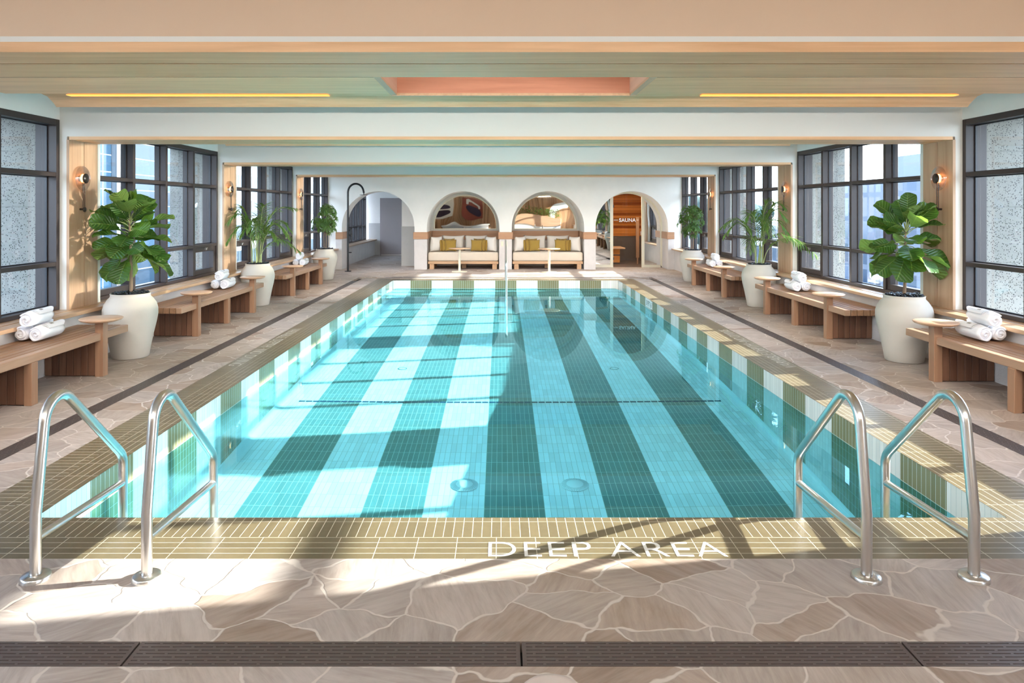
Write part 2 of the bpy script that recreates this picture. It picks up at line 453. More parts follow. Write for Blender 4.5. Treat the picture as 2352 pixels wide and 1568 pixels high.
M['groove'] = flat('dark wood groove', (0.10, 0.055, 0.03), 0.7)
M['oak_z'] = m_wood('oak pier cladding', (0.42, 0.25, 0.15), (0.60, 0.40, 0.26), 'z', 0.5, 1.0, 0.15)
M['oak_y'] = m_wood('oak sill board', (0.36, 0.21, 0.12), (0.58, 0.37, 0.22), 'y', 0.35, 1.0, 0.25)
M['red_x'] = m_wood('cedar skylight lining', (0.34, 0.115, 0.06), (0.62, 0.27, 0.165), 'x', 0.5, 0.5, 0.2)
M['red_lit_y'] = m_wood('lit cedar skylight lining', (0.55, 0.30, 0.20), (0.74, 0.46, 0.34), 'y', 0.5, 0.5, 0.2)  # same cedar, paler because the light on the side walls is in the colour
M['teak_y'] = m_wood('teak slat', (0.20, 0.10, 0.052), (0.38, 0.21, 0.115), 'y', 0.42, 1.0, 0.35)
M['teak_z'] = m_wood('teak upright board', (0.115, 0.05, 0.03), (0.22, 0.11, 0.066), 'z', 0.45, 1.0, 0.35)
M['teak_pale'] = m_wood('pale teak', (0.48, 0.28, 0.17), (0.66, 0.43, 0.28), 'x', 0.4, 0.7, 0.2)
M['teak_pale_z'] = m_wood('teak post', (0.26, 0.135, 0.08), (0.40, 0.23, 0.14), 'z', 0.42, 0.8, 0.2)
M['band'] = m_wood('walnut band', (0.38, 0.19, 0.10), (0.55, 0.31, 0.18), 'x', 0.45, 0.5, 0.15)
M['sofawood'] = m_wood('sofa oak', (0.48, 0.28, 0.15), (0.62, 0.40, 0.24), 'x', 0.45, 0.5, 0.15)
M['cedar'] = m_wood('cedar sauna lining', (0.28, 0.07, 0.012), (0.66, 0.26, 0.06), 'x', 0.6, 0.6, 0.6, 0.15)
M['backwood_z'] = m_wood('vertical timber lining', (0.30, 0.15, 0.07), (0.52, 0.30, 0.16), 'z', 0.45, 0.5, 0.5)
M['darktile'] = flat('dark brown tile', (0.10, 0.075, 0.065), 0.4)
M['steel'] = flat('brushed stainless steel', (0.70, 0.675, 0.65), 0.28, 1.0)
M['black'] = flat('black powder coat', (0.012, 0.012, 0.014), 0.35)
M['bronze'] = flat('dark bronze metal', (0.06, 0.05, 0.048), 0.35, 0.7)
M['drain'] = flat('bronze anodised grate', (0.135, 0.105, 0.10), 0.4, 0.4)
M['draindark'] = flat('drain channel', (0.015, 0.012, 0.015), 0.6)
M['pot'] = m_plaster('cream stoneware', (0.59, 0.54, 0.475), 4.0, 0.07, 0.6, 0.1)
M['pebble'] = flat('black polished pebble', (0.012, 0.013, 0.02), 0.15)
M['bark'] = m_wood('bark', (0.13, 0.08, 0.05), (0.32, 0.22, 0.15), 'z', 0.8, 1.2, 0.3)
M['figleaf'] = m_leaf('fiddle leaf', (0.014, 0.055, 0.012), (0.05, 0.145, 0.022), (0.24, 0.36, 0.10), (0.26, 0.38, 0.10))
M['palmleaf'] = m_leaf('palm leaflet', (0.06, 0.16, 0.03), (0.16, 0.30, 0.05), (0.20, 0.32, 0.08), (0.2, 0.34, 0.08), 0.4, 0.0)
M['scheffleaf'] = m_leaf('umbrella tree leaflet', (0.03, 0.09, 0.02), (0.09, 0.20, 0.04), (0.2, 0.3, 0.08), (0.16, 0.28, 0.08), 0.35, 0.0)
M['cane'] = flat('palm cane', (0.36, 0.42, 0.18), 0.5)
M['towel'] = m_fabric('white terry towel', (0.84, 0.83, 0.86), 260, 0.04)
M['towellabel'] = flat('grey woven label', (0.32, 0.29, 0.25), 0.8)
M['cream'] = m_fabric('oatmeal upholstery', (0.70, 0.60, 0.49), 150, 0.05)
M['cushwhite'] = m_fabric('off white cushion', (0.76, 0.71, 0.66), 150, 0.05)
M['mustard'] = m_fabric('mustard cushion', (0.34, 0.215, 0.05), 200, 0.12)
M['creammetal'] = flat('cream enamelled metal', (0.78, 0.73, 0.58), 0.4)
M['lettering'] = flat('white inlaid lettering', (0.86, 0.84, 0.80), 0.4)
M['lettering_shaded'] = flat('shaded inlaid lettering', (0.52, 0.49, 0.43), 0.4)  # white lettering of the side copings with the shade put into its colour
M['conc'] = m_speckle()
M['doorgrey'] = flat('mauve grey painted door', (0.33, 0.28, 0.275), 0.5)
M['glow'] = m_emit('warm led strip', (1.0, 0.40, 0.09), 0.42)
M['bulb'] = m_emit('warm lamp', (1.0, 0.42, 0.14), 2.2)
M['sconceglass'] = m_glass_pane('ribbed clear glass', (0.93, 0.90, 0.87), 2.5)
M['bluetile'] = flat('navy marker tile', (0.01, 0.07, 0.13), 0.2)
M['whiteplastic'] = flat('white plastic', (0.80, 0.83, 0.83), 0.3)
M['slotdark'] = flat('dark slot', (0.05, 0.16, 0.2), 0.5)
_t = NT('silvered mirror'); _n1 = _t.noise(_t.pos(), 0.9, 1, 0.4)
_t.bsdf((0.86, 0.86, 0.84), 0.015, 1.0, 0.5, bump=_n1.outputs[0], bs=0.14, bd=0.05); M['mirror'] = _t.m
_t = NT('pool water'); _gb = _t.n('ShaderNodeBsdfGlass'); _gb.inputs['Color'].default_value = (0.49, 0.88, 1.0, 1)
_gb.inputs['Roughness'].default_value = 0.0; _gb.inputs['IOR'].default_value = 1.333
_t.l(_gb.outputs[0], _t.out.inputs[0]); M['water'] = _t.m

# ------------------------------------------------------------------ dimensions
PX, PY0, PY1 = 2.706, 3.86, 16.605         # pool inner edge
CO = 0.44                                  # coping width
CI = 0.222
DR0, DR1 = 3.53, 3.68                      # drain
DYN0, DYN1, DYF0, DYF1 = 2.603, 2.755, 17.30, 17.45
LW, SILL, PIER, WIN = 4.80, 4.72, 4.91, 5.02
ARCHY = 19.65
PER = 4.30
PORT = [7.70+PER*k for k in range(-2, 3)]  # front planes of the portals
PD, PLIP = 0.535, 0.64
ZC = 3.12

# ------------------------------------------------------------------ deck
def ring(mb, x0, x1, y0, y1, X0, X1, Y0, Y1, z, mi=0):
    # rectangular frame between inner (x0..y1) and outer (X0..Y1)
    mb.box(X0, X1, Y0, y0, z-0.06, z, mi); mb.box(X0, X1, y1, Y1, z-0.06, z, mi)
    mb.box(X0, x0, y0, y1, z-0.06, z, mi); mb.box(x1, X1, y0, y1, z-0.06, z, mi)
d = MB()
ring(d, -PX-CO, PX+CO, PY0-CO-0.016, PY1+CO, -DR0, DR0, DYN1, DYF0, 0.0)
ring(d, -DR1, DR1, DYN0, DYF1, -LW-0.35, LW+0.35, -4.7, 26.0, 0.0)
struct('floor', d, M['flag'], 'pink and brown crazy paved flagstone deck around the pool')
c = MB(); ring(c, -DR0, DR0, DYN1, DYF0, -DR1, DR1, DYN0, DYF1, -0.045)
struct('trim_1', c, M['draindark'], 'dark drain channel let into the deck')
c = MB(); ring(c, -PX-0.003, PX+0.003, PY0-0.003, PY1+0.003, -PX-CI, PX+CI, PY0-CI-0.008, PY1+CI, 0.0)
struct('pool_coping', c, M['cop_in'], 'inner row of olive brown tiles along the pool edge')
c = MB(); ring(c, -PX-CI, PX+CI, PY0-CI-0.008, PY1+CI, -PX-CO, PX+CO, PY0-CO-0.016, PY1+CO, 0.0)
cop = struct('pool_coping', c, M['cop_out'], 'outer rows of olive brown tiles around the pool')

# ------------------------------------------------------------------ pool shell
WZ = -0.19
def fz(y):
    if y < 12.6: return WZ-(1.62-(y-3.86)*0.0745)
    return WZ-0.97
e = 0.0
p = MB()
ys = [PY0, 8.0, 12.6, 16.6]
R_ = 0.10  # cove radius
def wall_side(sx):
    mb = MB(); N = 6
    for a, b in zip(ys[:-1], ys[1:]):
        za, zb = fz(a), fz(b)
        mb.quad((sx*PX, a, 0), (sx*PX, b, 0), (sx*PX, b, zb+R_), (sx*PX, a, za+R_))
        for i in range(N):
            t0, t1 = PI/2*i/N, PI/2*(i+1)/N
            def q(y, z, t): return (sx*(PX-R_*(1-math.cos(t))), y, z+R_*(1-math.sin(t)))
            mb.quad(q(a, za, t0), q(b, zb, t0), q(b, zb, t1), q(a, za, t1), 1)
    return mb
o = struct('wall_left', wall_side(-1), [M['pool_side'], M['pool_cove']], 'striped tiled left wall of the pool'); o.name = 'pool_wall_left'; pool_l = o
o = struct('wall_right', wall_side(1), [M['pool_side'], M['pool_cove']], 'striped tiled right wall of the pool'); o.name = 'pool_wall_right'; pool_r = o
mb = MB(); mb.quad((-PX, PY1, 0), (PX, PY1, 0), (PX, PY1, -1.4), (-PX, PY1, -1.4))
pool_f = struct('pool_wall_far', mb, M['pool_end'], 'striped tiled far wall of the pool')
mb = MB(); mb.quad((-PX, PY0, 0), (PX, PY0, 0), (PX, PY0, -1.9), (-PX, PY0, -1.9))
pool_n = struct('pool_wall_near', mb, M['pool_end'], 'striped tiled near wall of the pool')
mb = MB()
for a, b in zip(ys[:-1], ys[1:]):
    mb.quad((-PX+R_, a, fz(a)), (PX-R_, a, fz(a)), (PX-R_, b, fz(b)), (-PX+R_, b, fz(b)))
pool_b = struct('pool_floor', mb, M['pool_floor'], 'pool floor tiled in lengthwise green and white stripes', fix=False)
mb = MB()
for k, (y, z) in enumerate([(16.2, -0.42), (15.85, -0.66), (15.5, -0.90)]):
    mb.box(-PX, PX, y, PY1-0.001, -1.2, z)
pool_s = struct('pool_steps', mb, M['pool_floor'], 'tiled steps across the far end of the pool')
mb = MB()
for k, (y, z) in enumerate([(16.2, -0.42), (15.85, -0.66), (15.5, -0.90)]):
    mb.box(-PX, PX, y-0.003, y+0.03, z-0.03, z+0.003)
step_n = struct('trim_2', mb, M['bluetile'], 'navy tile nosings of the pool steps')
mb = MB()
n = 60
for k in range(n):
    x0 = -2.5+5.0*k/n
    mb.box(x0, x0+5.0/n-0.012, 8.17, 8.21, fz(8.19)+0.0005, fz(8.19)+0.007)
blue_l = struct('trim_3', mb, M['bluetile'], 'dashed navy tile line across the pool floor')
# one single face (it runs on out of sight below the deck) so that refracted sunlight is solved cleanly
mb = MB(); mb.add([(-4.6, PY0-0.02, WZ), (4.6, PY0-0.02, WZ), (0, 33.6, WZ)], [(0, 1, 2)], 0, True, [(-4.6, 3.8), (4.6, 3.8), (0, 33.6)])
water = mb.build('pool_water', M['water'])
for _p in water.data.polygons: _p.use_smooth = True
tag(water, 'still turquoise water filling the pool', 'water', None, 'stuff')
water.cycles.is_caustics_caster = True
for o in (pool_l, pool_r, pool_f, pool_n, pool_b, pool_s, step_n, blue_l): o.cycles.is_caustics_receiver = True

# ------------------------------------------------------------------ side walls: low wall, sill, portals, windows
def side(sx, y0, y1, tagn):
    nm = 'left' if sx < 0 else 'right'
    m = MB(); m.box(sx*LW, sx*(LW+0.34), y0, y1, 0, 0.56)
    struct('wall_'+nm, m, M['stone'], 'low pale stone wall under the %s windows%s' % (nm, tagn))
    m = MB()
    k = y0
    while k < y1-0.01:
        k2 = min(k+PER, y1)
        m.box(sx*SILL, sx*(SILL+0.155), k+0.002, k2, 0.555, 0.595, bev=0.003)
        m.box(sx*(SILL+0.158), sx*(WIN+0.02), k+0.002, k2, 0.555, 0.600, bev=0.003)
        k = k2
    struct('trim_4' if sx < 0 else 'trim_5', m, M['oak_y'], 'oak sill along the %s windows%s' % (nm, tagn))
    m = MB(); m.box(sx*WIN, sx*(WIN+0.2), y0, y1, 2.71, ZC)
    struct('wall_'+nm, m, M['white'], 'white wall above the %s windows%s' % (nm, tagn))
for sx in (-1, 1):
    m = MB(); m.box(sx*5.30, sx*5.86, -5, 26, 2.77, 4.0)
    struct('ceiling_beam', m, M['conc'], 'concrete lintel outside above the %s windows' % ('left' if sx < 0 else 'right'))
side(-1, -4.6, ARCHY, ''); side(-1, 20.4, 25.7, ' of the passage behind the arch'); side(1, -4.6, ARCHY, '')

def portal(y, k):
    nm = ['second row behind the camera', 'nearest the camera', 'second', 'third', 'last before the arches'][k]
    m = MB(); m.box(-LW-0.4, LW+0.4, y, y+PLIP, 2.524, ZC)
    mats = [M['beamwhite']]
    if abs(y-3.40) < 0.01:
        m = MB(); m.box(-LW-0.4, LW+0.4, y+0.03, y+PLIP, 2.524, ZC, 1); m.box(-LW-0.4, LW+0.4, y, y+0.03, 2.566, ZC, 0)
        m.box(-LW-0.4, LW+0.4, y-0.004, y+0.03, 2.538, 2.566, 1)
        mats = [M['bouncewhite'], M['trimwhite']]
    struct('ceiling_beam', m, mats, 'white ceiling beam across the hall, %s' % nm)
    m = MB(); h = PD/2
    m.box(-PIER, PIER, y-0.008, y+h-0.008, 2.488, 2.524 if y > 3.5 else 2.538); m.box(-PIER, PIER, y+h+0.008, y+(PD if y > 3.5 else PLIP), 2.488, 2.524)
    m.box(-PIER, PIER, y+h-0.008, y+h+0.008, 2.508, 2.52, 1)
    struct('trim_6', m, [M['oak_x'], M['groove']], 'oak boards under the ceiling beam, %s' % nm)
    for sx in (-1, 1):
        m = MB(); m.box(sx*(PIER+0.03), sx*(WIN+0.10), y, y+PLIP, 0.56, 2.524)
        sn = 'left' if sx < 0 else 'right'
        struct('wall_'+sn, m, M['beamwhite'], 'white %s pier between windows, %s' % (sn, nm))
        m = MB()
        m.box(sx*PIER, sx*(PIER+0.03), y-0.008, y+h-0.005, 0.596, 2.488); m.box(sx*PIER, sx*(PIER+0.03), y+h+0.005, y+PD, 0.596, 2.488)
        m.box(sx*(PIER+0.022), sx*(PIER+0.03), y+h-0.005, y+h+0.005, 0.596, 2.488, 1)
        struct('trim_7', m, [M['oak_z'], M['groove']], 'two oak boards cladding the %s pier, %s' % (sn, nm))
        if y > 3:
            m = MB(); m.box(sx*(WIN+0.101), sx*(WIN+0.27), y-0.0, y+PLIP, 0.2, 4)
            struct('wall_'+sn, m, M['frame'], 'dark metal cladding outside the %s pier, %s' % (sn, nm))
            m = MB(); m.box(sx*(WIN+0.271), sx*5.86, y+0.02, y+0.60, -3, 4)
            struct('wall_'+sn, m, M['conc'], 'speckled concrete fin outside the %s windows, %s' % (sn, nm))
for k, y in enumerate(PORT): portal(y, k)

WC = [0]
def window(sx, y0, y1, desc, npane=4, sashes=(0, 3)):
    WC[0] += 1
    root = bpy.data.objects.new('window_%d' % WC[0], None); C.objects.link(root)
    root.location = (sx*WIN, y0, 0.6)
    tag(root, desc, None, None, 'structure')
    m = MB(); L = y1-y0; Z = 2.11; fw = 0.055; dp = 0.17
    X = lambda v: sx*v
    # outer frame (local coords; x = outward*sx)
    m.box(X(0), X(dp), 0, fw, 0, Z, bev=0.003); m.box(X(0), X(dp), L-fw, L, 0, Z, bev=0.003)
    m.box(X(0), X(dp), fw, L-fw, Z-0.065, Z, bev=0.003); m.box(X(0.0), X(dp), fw, L-fw, 0, 0.045, bev=0.003)
    f = m.build('window_frame', M['frame'], root); fixn(f)
    pw = (L-fw)/npane
    for k in range(1, npane):
        mm = MB(); yc = fw/2+pw*k
        mm.box(X(0), X(dp), yc-0.03, yc+0.03, 0.045, Z-0.065, bev=0.003)
        mm.box(X(0.09), X(dp-0.02), yc-0.042, yc+0.042, 0.045, Z-0.065)
        fixn(mm.build('mullion', [M['frame']], root))
    for z in (0.51, 1.50):
        mm = MB(); mm.box(X(0.004), X(0.14), fw, L-fw, z-0.023, z+0.023, bev=0.003)
        fixn(mm.build('transom', M['frame'], root))
    g = MB(); g.box(X(0.118), X(0.124), fw*0.6, L-fw*0.6, 0.03, Z-0.05)
    gp = g.build('glazing', M['glass'], root)
    gk = MB()
    for k in range(npane):
        a, b = fw/2+pw*k+0.03, fw/2+pw*(k+1)-0.03
        for (z0, z1) in ((0.045, 0.487), (0.533, 1.477), (1.523, Z-0.065)):
            for (p0, p1, q0, q1) in ((a, a+0.014, z0, z1), (b-0.014, b, z0, z1), (a, b, z0, z0+0.012), (a, b, z1-0.012, z1)):
                gk.box(X(0.098), X(0.117), p0, p1, q0, q1)
    gk.build('gasket', M['gasket'], root)
    for k in sashes:
        a, b = fw/2+pw*k+0.03, fw/2+pw*(k+1)-0.03
        mm = MB(); w_ = 0.075; z0, z1 = 0.045, 0.487
        mm.box(X(0.02), X(0.10), a, a+w_, z0, z1, bev=0.003); mm.box(X(0.02), X(0.10), b-w_, b, z0, z1, bev=0.003)
        mm.box(X(0.02), X(0.10), a+w_, b-w_, z0, z0+w_, bev=0.003); mm.box(X(0.02), X(0.10), a+w_, b-w_, z1-w_, z1, bev=0.003)
        sh = mm.build('sash', M['frame'], root); fixn(sh)
        lt = MB(); yc = (a+b)/2; lt.box(X(-0.012), X(0.02), yc-0.012, yc+0.012, z1-0.05, z1-0.01, bev=0.003); lt.box(X(-0.02), X(-0.008), yc-0.025, yc+0.025, z1-0.022, z1-0.01, bev=0.002)
        lt.build('latch', M['steel'], sh)
    return root
bn = ['bay nearest the camera', 'second bay, beside the nearest fig tree', 'third bay, beside the palm', 'last bay before the arched wall']
for k in range(0, 4):
    y0 = PORT[k+1]+PLIP; y1 = PORT[k+2] if k < 3 else ARCHY+0.0
    for sx in (-1, 1):
        window(sx, y0, y1, 'dark bronze grid window on the %s, %s' % ('left' if sx < 0 else 'right', bn[k]), 4 if k < 3 else 3, () if k == 0 else ((0, 3) if k < 3 else (0,)))
window(-1, -0.26, 3.40, 'dark bronze grid window beside the camera on the left')
window(-1, 20.4, 25.2, 'dark bronze grid window in the passage behind the left arch', 6, ())
window(1, -4.55, -0.92, 'dark bronze grid window behind the camera on the right')
m = MB(); m.box(WIN, WIN+0.2, -0.90, 3.40, 0.56, 2.71); struct('wall_right', m, M['white'], 'solid white wall beside the camera on the right')
m = MB(); m.box(-WIN-0.2, -WIN, -4.6, -0.26, 0.56, 2.71); struct('wall_left', m, M['white'], 'solid white wall behind the camera on the left')

# ------------------------------------------------------------------ ceiling
m = MB(); m.box(-5.4, 5.4, -4.7, 4.3, ZC, ZC+0.1); m.box(-5.4, 5.4, 6.25, 26, ZC, ZC+0.1)
m.box(-5.4, -1.05, 4.3, 6.25, ZC, ZC+0.1); m.box(1.05, 5.4, 4.3, 6.25, ZC, ZC+0.1)
struct('ceiling', m, M['white'], 'white ceiling slab above the oak boards')
def ceil_cloud(y, sky=False):
    # y = front plane of the beam behind; profile from measured bay (beam at 7.70)
    o = y-7.70; W = 4.60; nm = 'nearest' if sky else 'at y %.0f' % y
    m = MB()
    if sky:
        for (a, b, z0, z1) in ((4.10+o, 4.30+o, 2.80, 2.82),):
            m.box(-W, W, a, b, z0, z1)
        for sx in (-1, 1):
            m.prism([(4.30+o, 2.795), (5.38+o, 2.76), (5.38+o, 2.78), (4.30+o, 2.815)], sx*1.10, sx*W, 'x')
            m.prism([(5.47+o, 2.757), (6.27+o, 2.764), (6.27+o, 2.776), (5.47+o, 2.79)], sx*1.10, sx*W, 'x'); m.box(sx*1.10, sx*W, 5.456+o, 5.4695+o, 2.7575, 2.79, 1)
            m.prism([(5.34+o, 2.779), (5.50+o, 2.786), (5.50+o, 2.81), (5.34+o, 2.81)], sx*1.10, sx*W, 'x', 1)
    else:
        m.prism([(4.10+o, 2.80), (5.38+o, 2.76), (5.38+o, 2.78), (4.10+o, 2.82)], -W, W, 'x')
        m.prism([(5.46+o, 2.775), (6.27+o, 2.753), (6.27+o, 2.773), (5.46+o, 2.795)], -W, W, 'x'); m.prism([(5.34+o, 2.779), (5.50+o, 2.79), (5.50+o, 2.81), (5.34+o, 2.81)], -W, W, 'x', 1)
    cv = [(6.34, 2.825), (6.55, 2.85), (6.72, 2.848), (6.845, 2.833), (6.91, 2.80), (6.96, 2.77), (6.99, 2.747)]
    m.prism([(a+o, b) for a, b in cv]+[(a+o+0.015, b+0.02) for a, b in reversed(cv)], -W, W, 'x')
    struct('ceiling_panel', m, [M['oak_x'], M['groove']], 'stepped oak ceiling boards in the %s bay' % ('nearest' if sky else 'bay before beam'))
ceil_cloud(7.70, True); ceil_cloud(12.0); ceil_cloud(16.3)
# skylight well
m = MB(); X1 = 1.05
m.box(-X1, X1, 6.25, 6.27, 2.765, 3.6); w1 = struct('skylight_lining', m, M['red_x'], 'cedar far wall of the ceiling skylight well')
m = MB(); m.box(-X1-0.02, -X1, 4.30, 6.27, 2.765, 3.6); m.box(X1, X1+0.02, 4.30, 6.27, 2.765, 3.6); m.box(-X1, X1, 4.28, 4.30, 2.765, 3.6)
struct('skylight_lining', m, M['red_lit_y'], 'cedar side walls of the ceiling skylight well, coloured paler as lit')
m = MB(); m.box(-X1, X1, 4.3, 6.25, 3.6, 3.62); struct('ceiling', m, M['trimwhite'], 'white soffit inside the skylight well')
m = MB(); m.box(-X1-0.055, -X1, 4.1, 6.30, 2.745, 2.765); m.box(X1, X1+0.055, 4.1, 6.30, 2.745, 2.765); m.box(-X1-0.055, X1+0.055, 6.25, 6.275, 2.742, 2.765)
struct('trim_8', m, M['oak_y'], 'oak edging around the skylight opening')
for sx in (-1, 1):
    x0, x1 = (-4.35, -1.80) if sx < 0 else (1.85, 4.35)
    m = MB(); m.box(x0, x1, 6.745, 6.825, 2.828, 2.834)
    tag(m.build('led_strip', M['glow']), 'warm glowing light strip in the ceiling, %s of the skylight' % ('left' if sx < 0 else 'right'), 'light strip', 'ceiling light strips')
# added fill lights, out of view on the far side of every beam
for k, y in enumerate(PORT):
    root = thing('added_fill_light', 'added fill light out of view on the far side of ceiling beam %s' % ('behind the camera', 'over the camera', 'one', 'two', 'three')[k], 'light', (0, y+PLIP+0.022, 2.545))
    m = MB(); m.box(-4.2, 4.2, 0.0, 0.05, 0.0, 0.09, bev=0.004); m.build('fill_housing', M['trimwhite'], root)
    fd = bpy.data.lights.new('added_fill_lamp', 'AREA'); fo = bpy.data.objects.new('added_fill_lamp', fd); C.objects.link(fo); fo.parent = root
    fd.shape = 'RECTANGLE'; fd.size = 8.3; fd.size_y = 0.07; fd.energy = (26, 45, 34, 28, 13)[k]; fd.color = (1.0, 0.93, 0.86); fd.spread = math.radians((135, 130, 126, 76, 76)[k])
    fo.location = (0, 0.06, 0.03)
    fo.rotation_euler = (math.radians((50, 48, 47, 38, 38)[k]), 0, 0)
    fd.cycles.is_caustics_light = True
ld = bpy.data.lights.new('skylight_fill_lamp', 'AREA'); lo = bpy.data.objects.new('skylight_fill_lamp', ld); C.objects.link(lo)  # added fill lamp that brightens the skylight well
lo.location = (0, 5.3, 3.55); ld.size = 1.6; ld.energy = 2.2; ld.color = (1, 0.85, 0.75)

# ------------------------------------------------------------------ arched wall
AR = [(-3.60, 1.03), (-1.19, 1.03), (1.22, 1.03), (3.60, 1.03)]
ZS = 1.19
DEPTH = [0.75, 1.25, 1.25, 0.75]
def arch_pts(cx, r, n=28):
    return [(cx-r*math.cos(PI*i/n), ZS+r*math.sin(PI*i/n)) for i in range(n+1)]
m = MB()
def front(y, flip=False, arches=(0, 1, 2, 3)):
    xs = [-WIN-0.2]
    for i in arches: xs += [AR[i][0]-AR[i][1], AR[i][0]+AR[i][1]]
    xs += [WIN+0.2]
    for a, b in zip(xs[::2], xs[1::2]):
        m.quad((a, y, 0), (b, y, 0), (b, y, ZC), (a, y, ZC))
    for i in arches:
        pts = arch_pts(*AR[i])
        for (p0, p1) in zip(pts[:-1], pts[1:]):
            m.quad((p0[0], y, p0[1]), (p1[0], y, p1[1]), (p1[0], y, ZC), (p0[0], y, ZC))
front(ARCHY); front(ARCHY+0.75, True)
struct('wall_back', m, M['white'], 'white plaster wall with four arches at the far end', fix=False)
for i, (cx, r) in enumerate(AR):
    m = MB(); y0, y1 = ARCHY, ARCHY+DEPTH[i]
    pts = [(cx-r, 0)]+arch_pts(cx, r)+[(cx+r, 0)]
    for p0, p1 in zip(pts[:-1], pts[1:]):
        m.add([(p0[0], y0, p0[1]), (p1[0], y0, p1[1]), (p1[0], y1, p1[1]), (p0[0], y1, p0[1])], [(0, 1, 2, 3)], 0, True)
    if i in (1, 2): m.quad((cx-r, y1, 0), (cx+r, y1, 0), (cx+r, y1, 2.3), (cx-r, y1, 2.3))
    struct('wall_back', m, M['white'], 'curved white lining of arch number %d from the left' % (i+1), fix=False)
# stone cladding + timber band on the pillars
edges = [(-LW+0.0, AR[0][0]-1.03), (AR[0][0]+1.03, AR[1][0]-1.03), (AR[1][0]+1.03, AR[2][0]-1.03), (AR[2][0]+1.03, AR[3][0]-1.03), (AR[3][0]+1.03, LW)]
st = MB(); bd = MB()
for i, (a, b) in enumerate(edges):
    st.box(a-(0 if i == 0 else 0.004), b+(0 if i == 4 else 0.004), ARCHY-0.02, ARCHY+0.74, 0, 0.863)
    ex0, ex1 = (0.0 if i == 0 else 0.03), (0.0 if i == 4 else 0.03)
    bd.box(a-ex0, b+ex1, ARCHY-0.045, ARCHY+0.74, 0.863, 1.06, bev=0.004)
for i in (1, 2):
    cx = AR[i][0]; bd.box(cx-1.03, cx+1.03, 20.82, 20.9, 0.80, 1.06); 
    for sx in (-1, 1): bd.box(cx+sx*1.03, cx+sx*0.985, 20.39, 20.9, 0.82, 1.06)
struct('trim_9', st, M['stone'], 'pale stone cladding at the foot of the arch pillars')
struct('trim_10', bd, M['band'], 'walnut band around the arch pillars')
# mirrors in the niches
for i, nm in ((1, 'left'), (2, 'right')):
    cx = AR[i][0]; yb = 20.88; r = 0.955
    root = thing('arched_mirror', 'half round arched mirror above the %s daybed' % nm, 'mirror', (cx, yb, 1.10), 0, 'arched mirrors')
    fr = MB(); N = 32
    o_ = [(-r*math.cos(PI*k/N), 0.09+r*math.sin(PI*k/N)) for k in range(N+1)]
    i_ = [(-(r-0.03)*math.cos(PI*k/N), 0.09+(r-0.03)*math.sin(PI*k/N)) for k in range(N+1)]
    o_ = [(-r, 0)]+o_+[(r, 0)]; i_ = [(-(r-0.03), 0.03)]+i_+[(r-0.03, 0.03)]
    n_ = len(o_)
    for k in range(n_):
        j = (k+1) % n_
        fr.quad((o_[k][0], -0.05, o_[k][1]), (o_[j][0], -0.05, o_[j][1]), (i_[j][0], -0.05, i_[j][1]), (i_[k][0], -0.05, i_[k][1]))
        fr.quad((i_[k][0], -0.05, i_[k][1]), (i_[j][0], -0.05, i_[j][1]), (i_[j][0], -0.01, i_[j][1]), (i_[k][0], -0.01, i_[k][1]))
        fr.quad((o_[k][0], -0.05, o_[k][1]), (o_[j][0], -0.05, o_[j][1]), (o_[j][0], 0.01, o_[j][1]), (o_[k][0], 0.01, o_[k][1]))
    fr.build('mirror_frame', M['creammetal'], root)
    g = MB(); g.add([(x, -0.02, z) for x, z in i_], [tuple(range(n_))]); g.build('mirror_glass', M['mirror'], root)

# ------------------------------------------------------------------ passage behind arch 1
m = MB(); m.box(-3.11, -2.45, 20.9, 20.95, 0, ZC); m.box(-3.11, -3.06, 20.95, 25.7, 0, ZC)
struct('wall_right', m, M['white'], 'white partition in the passage behind the left arch')
m = MB(); m.box(-3.12, -2.46, 20.885, 20.9, 0, 1.19); m.box(-5.02, -4.60, 25.685, 25.7, 0, 1.19); m.box(-3.12, -3.115, 20.9, 25.7, 0, 1.19)
struct('trim_11', m, M['greytile'], 'grey tiled dado in the passage behind the left arch')
m = MB(); m.box(-5.3, -3.0, 25.7, 25.8, 0, ZC); struct('wall_back', m, M['white'], 'white end wall of the passage')
m = MB(); m.box(-4.60, -3.55, 25.66, 25.7, 0.0, 2.12); dj = struct('trim_12', m, M['doorgrey'], 'mauve grey door jamb in the passage')
m = MB(); m.box(-4.55, -3.60, 25.63, 25.66, 0.03, 2.08, bev=0.004)
dr = m.build('door_1', M['doorgrey']); tag(dr, 'plain mauve grey door at the end of the passage', None, None, 'structure')
m = MB(); m.box(-4.55, -3.60, 25.62, 25.64, 0.005, 0.03); m.build('door_seal', M['steel'], dr)
m = MB(); m.box(-5.3, -3.0, 20.4, 25.8, 2.75, 2.8); struct('ceiling', m, M['white'], 'white ceiling of the passage')

